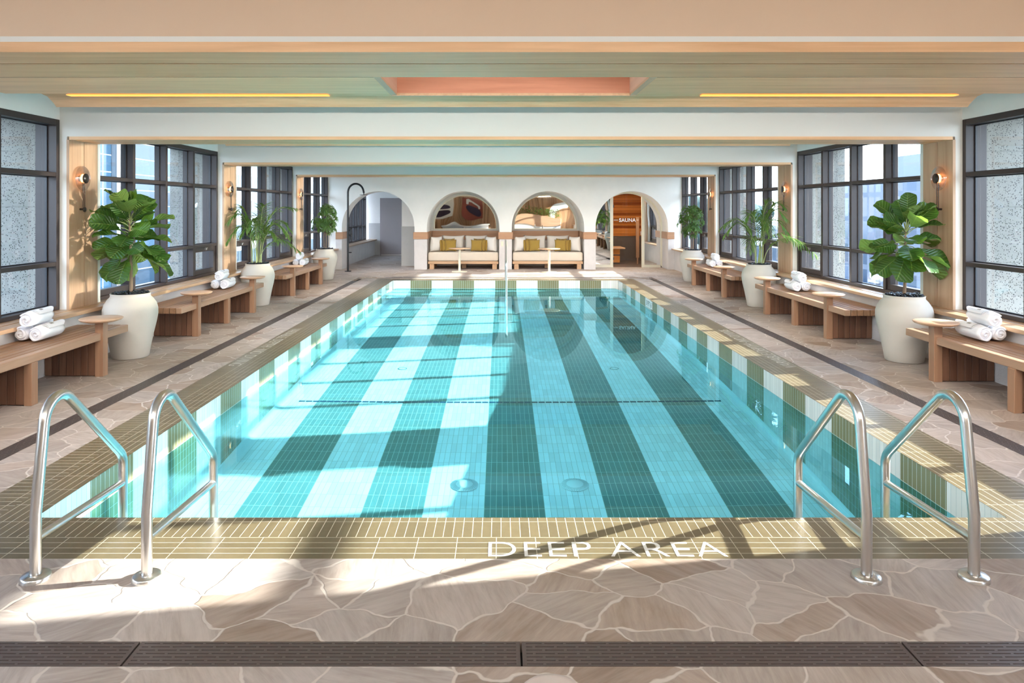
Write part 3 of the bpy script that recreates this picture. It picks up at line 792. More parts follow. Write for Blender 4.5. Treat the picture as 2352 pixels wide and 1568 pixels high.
# ------------------------------------------------------------------ sauna front in arch 4
SY = 20.37; cx = AR[3][0]
root = bpy.data.objects.new('door_2', None); C.objects.link(root); root.location = (cx, SY, 0)
tag(root, 'cream framed arched glass sauna front with central door', None, None, 'structure')
def arc(r, x): return ZS+math.sqrt(max(r*r-x*x, 0.0))
R1 = 1.03; ft = 0.055
m = MB(); N = 36
o_ = [(-R1, 0)]+[(-R1*math.cos(PI*k/N), ZS+R1*math.sin(PI*k/N)) for k in range(N+1)]+[(R1, 0)]
i_ = [(-(R1-ft), 0.07)]+[(-(R1-ft)*math.cos(PI*k/N), ZS+(R1-ft)*math.sin(PI*k/N)) for k in range(N+1)]+[(R1-ft, 0.07)]
n_ = len(o_)
for k in range(n_-1):
    m.quad((o_[k][0], -0.04, o_[k][1]), (o_[k+1][0], -0.04, o_[k+1][1]), (i_[k+1][0], -0.04, i_[k+1][1]), (i_[k][0], -0.04, i_[k][1]))
    m.quad((i_[k][0], -0.04, i_[k][1]), (i_[k+1][0], -0.04, i_[k+1][1]), (i_[k+1][0], 0.03, i_[k+1][1]), (i_[k][0], 0.03, i_[k][1]))
for sx in (-1, 1):
    m.box(sx*0.42, sx*0.50, -0.045, 0.03, 0, arc(R1-ft*0.5, 0.46))
    m.box(sx*0.50, sx*0.975, -0.04, 0.03, 0, 0.075)
m.build('door_frame', M['creammetal'], root)
for sx in (-1, 1):
    g = MB(); xs = [0.50+0.475*k/12 for k in range(13)]
    pts = [(sx*x, 0.075) for x in (0.50, 0.975)]+[(sx*x, arc(R1-ft, x) if x < 0.975 else ZS) for x in reversed(xs)]
    g.add([(x, -0.005, z) for x, z in pts], [tuple(range(len(pts)))]); g.build('side_glass', M['mirror'], root)
g = MB(); xs = [-0.415+0.83*k/16 for k in range(17)]
pts = [(0.415, 0.03), (-0.415, 0.03)]+[(x, arc(R1-ft, x)-0.005) for x in xs]
g.add([(x, -0.005, z) for x, z in pts], [tuple(range(len(pts)))]); dg = g.build('door_glass', M['glass'], root)
hg = MB()
for z in (0.22, 1.76): hg.box(-0.425, -0.39, -0.03, 0.01, z, z+0.08, bev=0.003)
hg.build('hinge', M['black'], root)
hd = MB(); hd.tube([(0.395, -0.05, 0.95), (0.395, -0.05, 1.06)], 0.012, 8); hd.build('door_handle', M['steel'], root)

def text(body, name, mat, size, loc, rot, label=None, cat=None, parent=None, extr=0.0015, sx=1.0, spacing=1.0, bold=0.0, align='LEFT'):
    cu = bpy.data.curves.new(name, 'FONT'); cu.body = body; cu.size = size; cu.extrude = extr; cu.space_character = spacing
    cu.offset = bold-size*0.012; cu.align_x = align
    cu.materials.append(mat)
    o = bpy.data.objects.new(name, cu); C.objects.link(o); o.location = loc; o.rotation_euler = rot; o.scale = (sx, 1, 1)
    me = bpy.data.meshes.new_from_object(o); me.materials.clear(); me.materials.append(mat)
    q = bpy.data.objects.new(name, me); C.objects.link(q); q.location = loc; q.rotation_euler = rot; q.scale = (sx, 1, 1)
    bpy.data.objects.remove(o); o = q
    if parent: o.parent = parent
    if label: tag(o, label, cat)
    return o
text('SAUNA', 'sign_lettering', M['lettering'], 0.145, (0, -0.03, 1.34), (PI/2, 0, 0), parent=root, align='CENTER', spacing=1.05, bold=0.005)
m = MB(); m.box(-0.40, -0.27, -0.02, -0.018, 1.385, 1.397); m.box(0.27, 0.33, -0.02, -0.018, 1.385, 1.397); m.build('sign_line', M['lettering'], root)
# sauna cabin
m = MB(); N = 22
for k in range(N):
    z0 = 0.82+0.085*k; m.box(2.45, 4.85, 22.9, 22.93, z0+0.002, z0+0.083)
    for X_ in (2.55, 4.75): m.box(X_-0.015, X_+0.015, 20.45, 22.9, z0+0.002, z0+0.083)
struct('wall_back', m, M['cedar'], 'cedar board walls of the sauna')
m = MB(); m.box(2.40, 4.90, 22.96, 23.1, -0.03, ZC); m.box(2.38, 2.53, 20.42, 22.95, 0, ZC); m.box(4.77, 4.95, 20.42, 22.95, 0, ZC)
struct('wall_back', m, M['groove'], 'dark backing behind the sauna boards')
m = MB(); m.box(2.45, 4.85, 22.88, 22.95, 0, 0.82); m.box(2.50, 2.58, 20.45, 22.9, 0, 0.82); m.box(4.72, 4.80, 20.45, 22.9, 0, 0.82)
struct('wall_back', m, M['darktile'], 'dark brown tile at the foot of the sauna walls')
m = MB(); m.box(2.45, 4.85, 20.42, 22.95, 2.35, 2.4); struct('ceiling', m, M['cedar'], 'cedar ceiling of the sauna')
m = MB(); m.box(2.59, 4.71, 20.42, 22.87, -0.03, 0.012); struct('floor', m, M['darktile'], 'dark brown tiled sauna floor')
sb = thing('sauna_bench', 'wooden sauna bench seen through the glass door', 'bench', (3.14, 21.9, 0.012))
m = MB()
for k in range(6): m.box(-0.50, 0.58, -0.55+0.16*k, -0.55+0.16*k+0.14, 0.47, 0.51, bev=0.003)
m.build('seat', M['teak_pale'], sb)
m = MB(); m.box(-0.48, 0.42, -0.50, -0.42, 0.30, 0.47); m.box(-0.48, 0.42, -0.50, -0.42, 0.05, 0.26); m.build('skirt', M['cedar'], sb)
m = MB(); m.box(-0.35, 0.15, -0.4, 0.35, 0, 0.47); m.build('base', M['cedar'], sb)
m = MB(); m.box(0, 0.10, 0, 0.04, 0.19, 1.45, bev=0.004); m.box(0.03, 0.07, 0, 0.04, 0, 0.19); m.build('heater_guard', M['teak_pale_z'], None, (4.08, 21.5, 0.012))
tag(bpy.data.objects['heater_guard'], 'pale upright board inside the sauna, right of the doorway', 'board')
ld = bpy.data.lights.new('sauna_fill_lamp', 'AREA'); lo = bpy.data.objects.new('sauna_fill_lamp', ld); C.objects.link(lo)  # added fill lamp, out of view above the sauna doorway
lo.location = (3.6, 20.78, 2.31); ld.size = 0.5; ld.energy = 9; ld.color = (1, 0.78, 0.5)

# ------------------------------------------------------------------ room behind the camera (seen in the mirrors)
m = MB(); x = -5.0
while x < 5.0: m.box(x+0.003, x+0.147, -4.63, -4.6, 0, ZC); x += 0.15
struct('wall_front', m, M['backwood_z'], 'vertical timber board wall behind the camera')
m = MB(); m.box(-5.3, 5.3, -4.7, -4.63, 0, ZC); struct('wall_front', m, M['white'], 'wall behind the timber boards')

# ------------------------------------------------------------------ drain grates
def grate_mesh(L, W=0.146):
    # panel along +x from 0..L, width along y 0..W, seven rows of slots
    m = MB(); z0, z1 = -0.016, 0.0; rows = 7; sl = 0.0045; e0 = 0.0095
    pitch = (W-2*e0-sl)/(rows-1)
    y = 0.0
    ys_ = [e0+pitch*k for k in range(rows)]
    prev = 0.0
    for k in range(rows):
        m.box(0.002, L-0.002, prev, ys_[k], z0, z1); prev = ys_[k]+sl
        off = 0.0 if k % 2 == 0 else 0.045
        m.box(0.002, 0.018, ys_[k], ys_[k]+sl, z0, z1); m.box(L-0.018, L-0.002, ys_[k], ys_[k]+sl, z0, z1)
        x = 0.018+(0.062 if k % 2 == 0 else 0.025)
        while x < L-0.05:
            m.box(x, x+0.011, ys_[k], ys_[k]+sl, z0, z1); x += 0.085
    m.box(0.002, L-0.002, prev, W, z0, z1)
    return m
g0 = grate_mesh(1.506).build('drain_grate', M['drain'])
first = [True]
def place_grate(x, y, rz, label, group):
    if first[0]: o = g0; first[0] = False
    else: o = g0.copy(); C.objects.link(o)
    o.location = (x, y, 0); o.rotation_euler.z = rz; tag(o, label, 'drain grate', group)
for k, nm in zip(range(-3, 3), ('far left', 'left of the left ladder', 'in front of the left ladder rails', 'in front of the lettering', 'in front of the right ladder rails', 'right of the right ladder')):
    if k == -3: continue
    place_grate(-0.03+1.51*k, DYN0+0.003, 0, 'bronze slotted drain grate panel in the foreground, %s' % nm, 'foreground drain grates')
for k in range(9):
    place_grate(-DR0-0.002, DYN1+0.16+1.51*k, PI/2, 'slotted drain grate panel in the deck channel left of the pool', 'drain grates left of the pool')
    place_grate(DR1-0.002, DYN1+0.16+1.51*k, PI/2, 'slotted drain grate panel in the deck channel right of the pool', 'drain grates right of the pool')
for k in range(4):
    place_grate(-3.02+1.51*k, DYF0+0.002, 0, 'slotted drain grate panel in the channel beyond the far end of the pool', 'drain grates at the far end')

# ------------------------------------------------------------------ lettering on the coping
text('DEEP AREA', 'coping_lettering', M['lettering'], 0.222, (-0.195, 3.425, 0.0), (0, 0, 0), parent=cop, sx=1.04, spacing=1.07, extr=0.0012)
text('VARIABLE DEPTH \u00b7 NO DIVING', 'coping_lettering', M['lettering_shaded'], 0.20, (-PX-0.405, 9.95, 0.0), (0, 0, -PI/2), parent=cop, sx=0.86, spacing=1.0, extr=0.0012)
text('VARIABLE DEPTH \u00b7 NO DIVING', 'coping_lettering', M['lettering_shaded'], 0.20, (PX+0.405, 7.50, 0.0), (0, 0, PI/2), parent=cop, sx=0.86, spacing=1.0, extr=0.0012)
# depth marker on right pool wall : 3 FT 6
dm = thing('depth_marker', 'small white depth marker tile 3 FT 6 on the right pool wall', 'depth marker', (PX-0.006, 13.15, -0.085))
m = MB(); m.box(-0.003, 0.003, -0.28, 0.28, -0.075, 0.075, bev=0.002); m.build('plate', M['whiteplastic'], dm)
for wd_, dy in (('3', 0.24), ('F', 0.10), ('T', 0.01), ('6', -0.15)):
    text(wd_, 'marker_text', M['black'], 0.13, (-0.004, dy, -0.045), (PI/2, 0, -PI/2), parent=dm, extr=0.0005, bold=0.003)

# floor drains, jets
def main_drain(x, y, lab):
    root = thing('pool_main_drain', lab, 'drain cover', (x, y, fz(y)+0.001), 0, 'round main drains')
    m = MB(); m.lathe([(0.0, 0.022), (0.065, 0.022), (0.07, 0.014), (0.122, 0.004), (0.125, 0)], 36); m.build('cover', M['whiteplastic'], root)
    s_ = MB()
    for k in range(48):
        a = 2*PI*k/48; r0, r1 = 0.076, 0.120; w_ = 0.0013
        ca, sa = math.cos(a), math.sin(a)
        z0 = 0.0135; z1 = 0.0055
        s_.quad((r0*ca-w_*sa, r0*sa+w_*ca, z0+0.001), (r1*ca-w_*sa, r1*sa+w_*ca, z1), (r1*ca+w_*sa, r1*sa-w_*ca, z1), (r0*ca+w_*sa, r0*sa-w_*ca, z0+0.001))
    s_.build('slot_ring', M['slotdark'], root)
main_drain(-0.44, 6.2, 'round white slotted drain cover on the pool floor, left one')
main_drain(0.55, 6.2, 'round white slotted drain cover on the pool floor, right one')
for (x, y, lab) in ((-1.47, 9.55, 'left inlet ring on the pool floor, nearer'), (1.45, 9.55, 'right inlet ring on the pool floor, nearer'), (-1.5, 14.1, 'left inlet ring on the pool floor, farther')):
    m = MB(); m.lathe([(0.062, 0.001), (0.062, 0.008), (0.052, 0.008), (0.052, 0.001)], 28)
    tag(m.build('floor_inlet', M['slotdark'], None, (x, y, fz(y))), lab, 'inlet')

# ------------------------------------------------------------------ ladders' handrails
def arc_path(P0, P1, P2, r, n=7):
    # fillet at P1
    P0, P1, P2 = map(Vector, (P0, P1, P2)); a = (P0-P1).normalized(); b = (P2-P1).normalized()
    ang = a.angle(b); dd = r/math.tan(ang/2); s0 = P1+a*dd; s1 = P1+b*dd
    cen = P1+(a+b).normalized()*(r/math.sin(ang/2)); out = []
    v0 = s0-cen; v1 = s1-cen; tot = v0.angle(v1)
    for i in range(n+1):
        t = i/n; out.append(cen+(v0*math.sin((1-t)*tot)+v1*math.sin(t*tot))/math.sin(tot))
    return out
def handrail(x, lab):
    root = thing('pool_handrail', lab, 'handrail', (x, 3.22, 0), 0, 'stainless pool ladder handrails')
    A, B, D_, E_ = (0, 0, 0), (0, 0.09, 0.93), (0, 0.745, 0.31), (0, 0.745, -0.95)
    pts = [Vector(A), Vector((0, 0.0, 0.3))]+arc_path((0, 0, 0.3), B, D_, 0.115, 12)+arc_path(B, D_, E_, 0.13, 7)+[Vector(E_)]
    m = MB(); m.tube(pts, 0.0245, 20); m.build('rail', M['steel'], root)
    m = MB(); m.tube([(0, 0.012, 0.185), (0, 0.742, 0.155)], 0.020, 16); m.build('lower_bar', M['steel'], root)
    m = MB(); m.lathe([(0.026, 0.024), (0.058, 0.022), (0.064, 0.016), (0.065, 0.0)], 32); m.build('flange', M['steel'], root)
handrail(-2.275, 'outer stainless ladder handrail of the left pair'); handrail(-1.758, 'inner stainless ladder handrail of the left pair')
handrail(1.59, 'inner stainless ladder handrail of the right pair'); handrail(2.09, 'outer stainless ladder handrail of the right pair')
root = thing('stair_handrail', 'single steel handrail at the centre of the far pool steps', 'handrail', (0.0, 16.95, 0))
pts = [Vector((0, 0, 0))]+arc_path((0, 0, 0), (0, 0, 0.97), (0, -2.35, 0.60), 0.12, 8)+arc_path((0, 0, 0.97), (0, -2.35, 0.60), (0, -2.35, -1.14), 0.12, 8)+[Vector((0, -2.35, -1.14))]
m = MB(); m.tube(pts, 0.021, 16); m.build('rail', M['steel'], root)
m = MB(); m.lathe([(0.024, 0.02), (0.055, 0.018), (0.06, 0)], 24); m.build('flange', M['steel'], root)
# ladder treads between the rails under water
for (a, b, nm) in ((-2.275, -1.758, 'left'), (1.59, 2.09, 'right')):
    root = thing('ladder_steps', 'steel ladder steps under water between the %s handrails' % nm, 'ladder', ((a+b)/2, 3.94, -0.95))
    hw = (b-a)/2
    for z in (0.20, 0.50):
        m = MB(); m.box(-hw, hw, -0.04, 0.04, z, z+0.02, bev=0.004); m.build('step', M['steel'], root)

# ------------------------------------------------------------------ benches
def make_bench(sx):
    # origin: floor, centre of length; x local points outward from pool (sx * )
    root = thing('slatted_bench', '', 'bench')
    X = lambda v: sx*(v-4.21); L = 3.08; h = 0.447
    n = 7; w_ = 0.57/n
    for k in range(n):
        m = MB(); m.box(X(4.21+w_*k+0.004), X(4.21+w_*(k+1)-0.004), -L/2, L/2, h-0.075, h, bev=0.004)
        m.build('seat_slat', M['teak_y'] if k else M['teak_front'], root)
    for j, yl in enumerate((-1.06, 0.0, 1.06)):
        lg = MB(); k0 = 1 if j != 1 else 1
        for k in range(0, 8):
            x0 = 4.205+0.074*k; x1 = x0+0.070
            if k == 0: continue
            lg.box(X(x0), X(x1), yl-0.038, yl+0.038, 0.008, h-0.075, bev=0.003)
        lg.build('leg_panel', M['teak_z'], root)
        if j == 1:
            m = MB(); m.box(X(4.205), X(4.275), yl-0.042, yl+0.042, 0, h-0.075, bev=0.003); m.build('post', M['teak_pale_z'], root)
        else:
            m = MB(); m.box(X(4.19), X(4.275), yl-0.045, yl+0.045, 0, 0.566, bev=0.003); m.build('post', M['teak_pale_z'], root)
            t_ = MB(); t_.lathe([(0.0, 0.560), (0.150, 0.562), (0.190, 0.575), (0.203, 0.588), (0.203, 0.594), (0.198, 0.597), (0.0, 0.597)], 40, (X(4.235), yl, 0))
            t_.build('side_table_top', M['teak_pale'], root)
    return root
M['teak_front'] = m_wood('teak front board', (0.31, 0.175, 0.105), (0.47, 0.29, 0.19), 'y', 0.42, 0.8, 0.1)
names = ['nearest', 'second', 'farthest']
for sx, sn, ys_ in ((-1, 'left', (6.08, 10.43, 14.76)), (1, 'right', (5.86, 10.25, 14.55))):
    pb = make_bench(sx)
    for k, y in enumerate(ys_):
        lab = 'slatted teak bench with two round tables, %s on the %s side' % (names[k], sn)
        if k == 0: pb.location = (sx*4.21, y, 0); pb['label'] = lab; pb['group'] = 'slatted teak benches'
        else: copy_tree(pb, None, (sx*4.21, y, 0), 0, lab)

# ------------------------------------------------------------------ towels
def towel_mesh(seed):
    rd = random.Random(seed); m = MB(); L = 0.38
    turns = 3.3; N = 96; r0, r1 = 0.010, 0.074; th = 0.0165
    prof_o = []; prof_i = []
    for i in range(N+1):
        t = i/N; a = 2*PI*turns*t+0.6; r = r0+(r1-r0)*t
        wob = 1+0.03*math.sin(3*a+seed)+0.02*math.sin(7*a+seed*2)
        sq = 1.0-0.05*math.cos(2*a)
        prof_o.append((r*wob*math.cos(a)*1.03, r*wob*math.sin(a)*sq)); ri = max(r-th, 0.001)
        prof_i.append((ri*wob*math.cos(a)*1.03, ri*wob*math.sin(a)*sq))
    secs = 9; vs = []; P = N+1
    for s_ in range(secs):
        y = L*s_/(secs-1); e_ = abs(2*s_/(secs-1)-1); k = 1-0.06*e_**4
        for i, (x, z) in enumerate(prof_o):
            yy = y+0.010*math.sin(i*0.13+seed)*(1 if e_ > 0.9 else 0)
            vs.append((x*k, yy, z*k))
        for i, (x, z) in enumerate(prof_i):
            yy = y+(0.010*math.sin(i*0.13+seed)+(0.006 if s_ == 0 else -0.006))*(1 if e_ > 0.9 else 0)
            vs.append((x*k, yy, z*k))
    fs = []
    for s_ in range(secs-1):
        b = s_*2*P; c_ = (s_+1)*2*P
        for i in range(N):
            fs.append((b+i, b+i+1, c_+i+1, c_+i)); fs.append((b+P+i+1, b+P+i, c_+P+i, c_+P+i+1))
        fs.append((b+N, b+P+N, c_+P+N, c_+N))
    for b, fl in ((0, False), ((secs-1)*2*P, True)):
        for i in range(N):
            f = (b+i+1, b+i, b+P+i, b+P+i+1); fs.append(tuple(reversed(f)) if fl else f)
    m.add(vs, fs, 0, True)
    # core disc
    m.lathe([(0.0, 0.012), (0.04, 0.012)], 16, (0, 0, 0), 'y'); m.lathe([(0.0, L-0.012), (0.04, L-0.012)], 16, (0, 0, 0), 'y')
    # loose outer flap, pointed at the far end
    fl = MB(); n1, n2 = 10, 8; V = []
    for i in range(n1+1):
        a = PI*0.18+PI*0.62*i/n1
        for j in range(n2+1):
            t = j/n2; r = 0.079+0.002*math.sin(5*t+seed)
            y = 0.10+(L-0.04)*t*(0.72+0.28*math.sin(PI*i/n1))
            V.append((r*math.cos(a)*1.03, min(y, L+0.06), r*math.sin(a)))
    Fq = [(i*(n2+1)+j, i*(n2+1)+j+1, (i+1)*(n2+1)+j+1, (i+1)*(n2+1)+j) for i in range(n1) for j in range(n2)]
    fl.add(V, Fq, 0, True)
    o_ = len(fl.v); V2 = [(x*0.93, y, z*0.93) for x, y, z in V]; fl.add(V2, [tuple(reversed(f)) for f in Fq], 0, True)
    rim = [i*(n2+1) for i in range(n1+1)]+[n1*(n2+1)+j for j in range(1, n2+1)]+[i*(n2+1)+n2 for i in range(n1-1, -1, -1)]+[j for j in range(n2-1, 0, -1)]
    for a_, b_ in zip(rim, rim[1:]+rim[:1]): fl.f.append([a_, a_+o_, b_+o_, b_]); fl.mi.append(0); fl.sm.append(True)
    lb = MB(); a0 = PI*0.40 
    R = Matrix.Rotation(0, 3, 'Y')
    q = []
    for (da, y) in ((-0.13, 0.19), (0.13, 0.19), (0.13, 0.235), (-0.13, 0.235)):
        a = a0+da; q.append((0.083*math.cos(a)*1.03, y, 0.083*math.sin(a)))
    q2 = [(x*0.97, y, z*0.97) for x, y, z in q]
    lb.add(q+q2, [(0, 1, 2, 3), (7, 6, 5, 4), (0, 4, 5, 1), (1, 5, 6, 2), (2, 6, 7, 3), (3, 7, 4, 0)])
    return m, fl, lb
protos = []
def towel(seed, loc, rz, roll, label, flip):
    root = thing('rolled_towel', label, 'towel', loc, rz, 'rolled white towels on the benches')
    if len(protos) < 3:
        a, b, c_ = towel_mesh(len(protos)*3+1)
        ms = [a.build('towel_roll', M['towel'], root), b.build('loose_end', M['towel'], root), c_.build('label_tag', M['towellabel'], root)]
        protos.append(ms)
    else:
        for o in protos[seed % 3]:
            q = o.copy(); C.objects.link(q); q.parent = root
    for ch in root.children: ch.scale = (flip, 1, 1)
ZB = 0.447
for sx, sn, rows in ((-1, 'left', ((6.57, -4.53, -4.69), (10.87, -4.465, -4.625), (15.3, -4.51, -4.67))),
                     (1, 'right', ((6.57, 4.49, 4.65), (10.57, 4.41, 4.57), (14.95, 4.47, 4.63)))):
    for k, (y, xa, xb) in enumerate(rows):
        bn_ = names[k]+' '+sn+' bench'
        towel(0, (xa, y, ZB+0.079), -sx*0.05, 0, 'rolled white towel at the front of the stack on the %s' % bn_, -sx)
        towel(1, (xb, y+0.02, ZB+0.079), sx*0.03, 0, 'rolled white towel at the window side of the stack on the %s' % bn_, -sx)
        towel(2, ((xa+xb)/2, y-0.02, ZB+0.079+0.137), -sx*0.10, 0, 'rolled white towel on top of the stack on the %s' % bn_, -sx)

# ------------------------------------------------------------------ planters and plants
def pot_mesh():
    m = MB()
    prof = [(0.0, 0.0), (0.185, 0.0), (0.197, 0.012), (0.215, 0.12), (0.245, 0.27), (0.275, 0.40), (0.292, 0.50), (0.291, 0.56), (0.275, 0.62), (0.240, 0.675), (0.216, 0.70), (0.210, 0.715), (0.212, 0.735), (0.214, 0.742), (0.204, 0.744), (0.198, 0.735), (0.196, 0.70)]
    m.lathe(prof, 48); return m
potm = None; pebm = None
def potted(name, label, cat, loc, group):
    global potm, pebm
    root = thing(name, label, cat, loc, random.uniform(0, 6), group)
    if potm is None:
        potm = pot_mesh().build('pot', M['pot'], root)
        m = MB(); m.lathe([(0, 0.728), (0.199, 0.728)], 24)
        rd = random.Random(3)
        for k in range(110):
            a = rd.uniform(0, 2*PI); r = 0.185*math.sqrt(rd.random()); s_ = rd.uniform(0.012, 0.024)
            m.sphere((r*math.cos(a), r*math.sin(a), 0.738+rd.uniform(0, 0.02)), s_, 7, (1, 1.3, 0.6), 0, Euler((rd.uniform(-.4, .4), rd.uniform(-.4, .4), rd.uniform(0, 6))))
        pebm = m.build('pebbles', M['pebble'], root); pebm['kind'] = 'stuff'
    else:
        for o in (potm, pebm):
            q = o.copy(); C.objects.link(q); q.parent = root
    return root
def leaf(m, base, direction, upv, L, W, droop=0.3, cup=0.15, nl=9, nw=4, wave=0.06, seed=0, shape='fig'):
    d_ = Vector(direction).normalized(); side = d_.cross(Vector(upv))
    if side.length < 1e-3: side = Vector((1, 0, 0))
    side.normalize(); up = side.cross(d_).normalized()
    vs = []; uv = []; p = Vector(base); rd = random.Random(seed); ph = rd.uniform(0, 6)
    ang = 0.0
    for i in range(nl+1):
        t = i/nl
        if shape == 'fig': wd = 0.06 if t == 0 else (0.25 if t >= 1 else t**0.75*(1-t)**0.33/0.515)
        elif shape == 'lance': wd = math.sin(PI*(0.06+0.92*t))**0.9
        else: wd = math.sin(PI*(0.03+0.95*t**0.8))
        wd *= W/2
        a = droop*t; dirc = (d_*math.cos(a)-up*math.sin(a)).normalized(); upc = side.cross(dirc).normalized()
        if i: p = p+dirc*(L/nl)
        for j in range(-nw//2, nw//2+1):
            s_ = j/(nw/2)
            q = p+side*(s_*wd)+upc*(abs(s_)**1.5*cup*wd*1.2+wave*W*math.sin(7*t*PI/2+ph+s_*2)*abs(s_))
            vs.append(q); uv.append((0.5+0.5*s_, t))
    n_ = nw+1; fs = []
    for i in range(nl):
        for j in range(nw):
            fs.append((i*n_+j, i*n_+j+1, (i+1)*n_+j+1, (i+1)*n_+j))
    m.add(vs, fs, 0, True, uv)
def fig_plant(label, loc, leaves, trunk_lean, seed, top):
    root = potted('potted_fiddle_leaf_fig', label, 'potted plant', loc, 'potted fiddle leaf figs'); root.rotation_euler.z = 0
    rd = random.Random(seed)
    tr = MB(); pts = []
    for i in range(10):
        t = i/9; pts.append((trunk_lean*t+0.008*math.sin(5*t), 0.006*math.cos(4*t), 0.70+(top-0.70)*t))
    tr.tube(pts, [0.020-0.010*i/9 for i in range(10)], 10)
    lf = MB(); stems = MB()
    for (az, el, z, r, L, W, dr) in leaves:
        t = min(1, max(0, (z-0.70)/(top-0.70))); b = Vector((trunk_lean*t, 0, min(z, top)))
        dv = Vector((math.cos(az)*math.cos(el), math.sin(az)*math.cos(el), math.sin(el)))
        st = b+dv*r+Vector((0, 0, max(0, z-top)))
        stems.tube([b, (b+st)/2+Vector((0, 0, 0.01)), st], [0.006, 0.005, 0.004], 6, cap=False)
        leaf(lf, st, dv, Vector((rd.uniform(-0.7, 0.7), rd.uniform(-1.3, 0.3), 0.9)), L, W, dr, 0.25, 10, 4, 0.055, rd.randint(0, 999))
    tr.build('trunk', M['bark'], root); lf.build('foliage', M['figleaf'], root); stems.build('leaf_stalks', M['cane'], root)
    return root
def fig_leaves(seed, n, zlo, zhi, spread, flatness):
    rd = random.Random(seed); out = []
    for k in range(n):
        t = k/(n-1); z = zlo+(zhi-zlo)*t
        az = k*2.4+rd.uniform(-.4, .4); el = -0.5+1.5*t**1.3+rd.uniform(-.45, .45)
        L = rd.uniform(0.29, 0.39)*(1-0.2*t)
        out.append((az, el, z, rd.uniform(0.04, spread), L, L*rd.uniform(0.72, 0.85), rd.uniform(0.3, 0.9)*flatness))
    return out
fig_plant('fiddle leaf fig in a cream pot, nearest left', (-4.42, 8.05, 0), fig_leaves(5, 50, 1.19, 1.66, 0.17, 0.75), 0.0, 1, 1.60)
fig_plant('fiddle leaf fig in a cream pot, nearest right', (4.46, 7.85, 0), fig_leaves(11, 42, 1.20, 1.54, 0.17, 0.65), 0.02, 2, 1.46)

def palm(label, loc, seed, specs):
    root = potted('potted_palm', label, 'potted plant', loc, 'potted cane palms'); root.rotation_euler.z = 0
    rd = random.Random(seed); cn = MB(); lf = MB()
    for (az, out, top, droop) in specs:
        bx, by = 0.05*math.cos(az)+rd.uniform(-.05, .05), 0.05*math.sin(az)+rd.uniform(-.05, .05)
        pts = []; N = 16; d2 = Vector((math.cos(az), math.sin(az), 0))
        for i in range(N+1):
            t = i/N; r = out*(t**2.2); z = 0.70+(top-0.70)*(math.sin(min(t*1.12, 1.25)*PI/2*0.9) if True else t)-droop*max(0, t-0.65)**2*4
            pts.append(Vector((bx, by, 0))+d2*r+Vector((0, 0, z)))
        cn.tube(pts, [0.008-0.006*i/N for i in range(N+1)], 6, cap=False)
        for i in range(6, N+1):
            for h_ in (0, 0.5):
                if i == N and h_: break
                p = pts[i] if not h_ else (pts[i]+pts[i+1])/2
                tg = (pts[min(i+1, N)]-pts[i-1]).normalized(); sd_ = tg.cross(Vector((0, 0, 1)))
                if sd_.length < 1e-3: sd_ = Vector((1, 0, 0))
                sd_.normalize()
                for s_ in (-1, 1):
                    Ln = 0.23*math.sin(PI*(0.25+0.7*(i-5)/(N-4)))+0.04
                    dv = (tg*0.75+sd_*s_*0.6+Vector((0, 0, rd.uniform(-.05, .25)))).normalized()
                    leaf(lf, p, dv, Vector((0, 0, 1)), Ln*rd.uniform(.85, 1.15), 0.020, rd.uniform(0.5, 1.2), 0.3, 5, 2, 0.0, 0, 'lance')
    cn.build('canes', M['cane'], root); lf.build('fronds', M['palmleaf'], root)
palm('cane palm with arching fronds in the second left pot', (-4.47, 12.4, 0), 4,
     [(PI*1.25, 0.44, 1.72, 0.45), (PI*1.15, 0.26, 1.80, 0.3), (PI*0.7, 0.30, 1.62, 0.5), (0.05, 0.62, 1.80, 0.15), (-0.2, 0.60, 1.55, 0.7), (0.35, 0.5, 1.58, 0.5), (0.1, 0.68, 1.22, 0.5), (PI*1.4, 0.30, 1.6, 0.5), (PI*1.6, 0.4, 1.5, 0.6), (PI*0.6, 0.3, 1.66, 0.4), (PI*1.3, 0.3, 1.45, 0.4), (-0.5, 0.45, 1.4, 0.5), (1.2, 0.12, 1.78, 0.0), (PI*1.2, 0.5, 1.5, 0.7)])
palm('cane palm with arching fronds in the second right pot', (4.45, 12.25, 0), 9,
     [(PI*1.0, 0.62, 1.62, 0.5), (PI*0.93, 0.52, 1.55, 0.6), (PI*1.1, 0.3, 1.7, 0.3), (-0.5, 0.34, 1.88, 0.25), (-0.7, 0.46, 1.80, 0.5), (-0.6, 0.5, 1.62, 0.7), (-0.95, 0.80, 1.36, 0.55), (-0.85, 0.90, 1.30, 0.7), (0.1, 0.25, 1.92, 0.2), (PI*1.5, 0.4, 1.6, 0.6), (PI*0.5, 0.3, 1.75, 0.4), (PI*1.3, 0.4, 1.3, 0.6), (1.0, 0.3, 1.7, 0.5)])
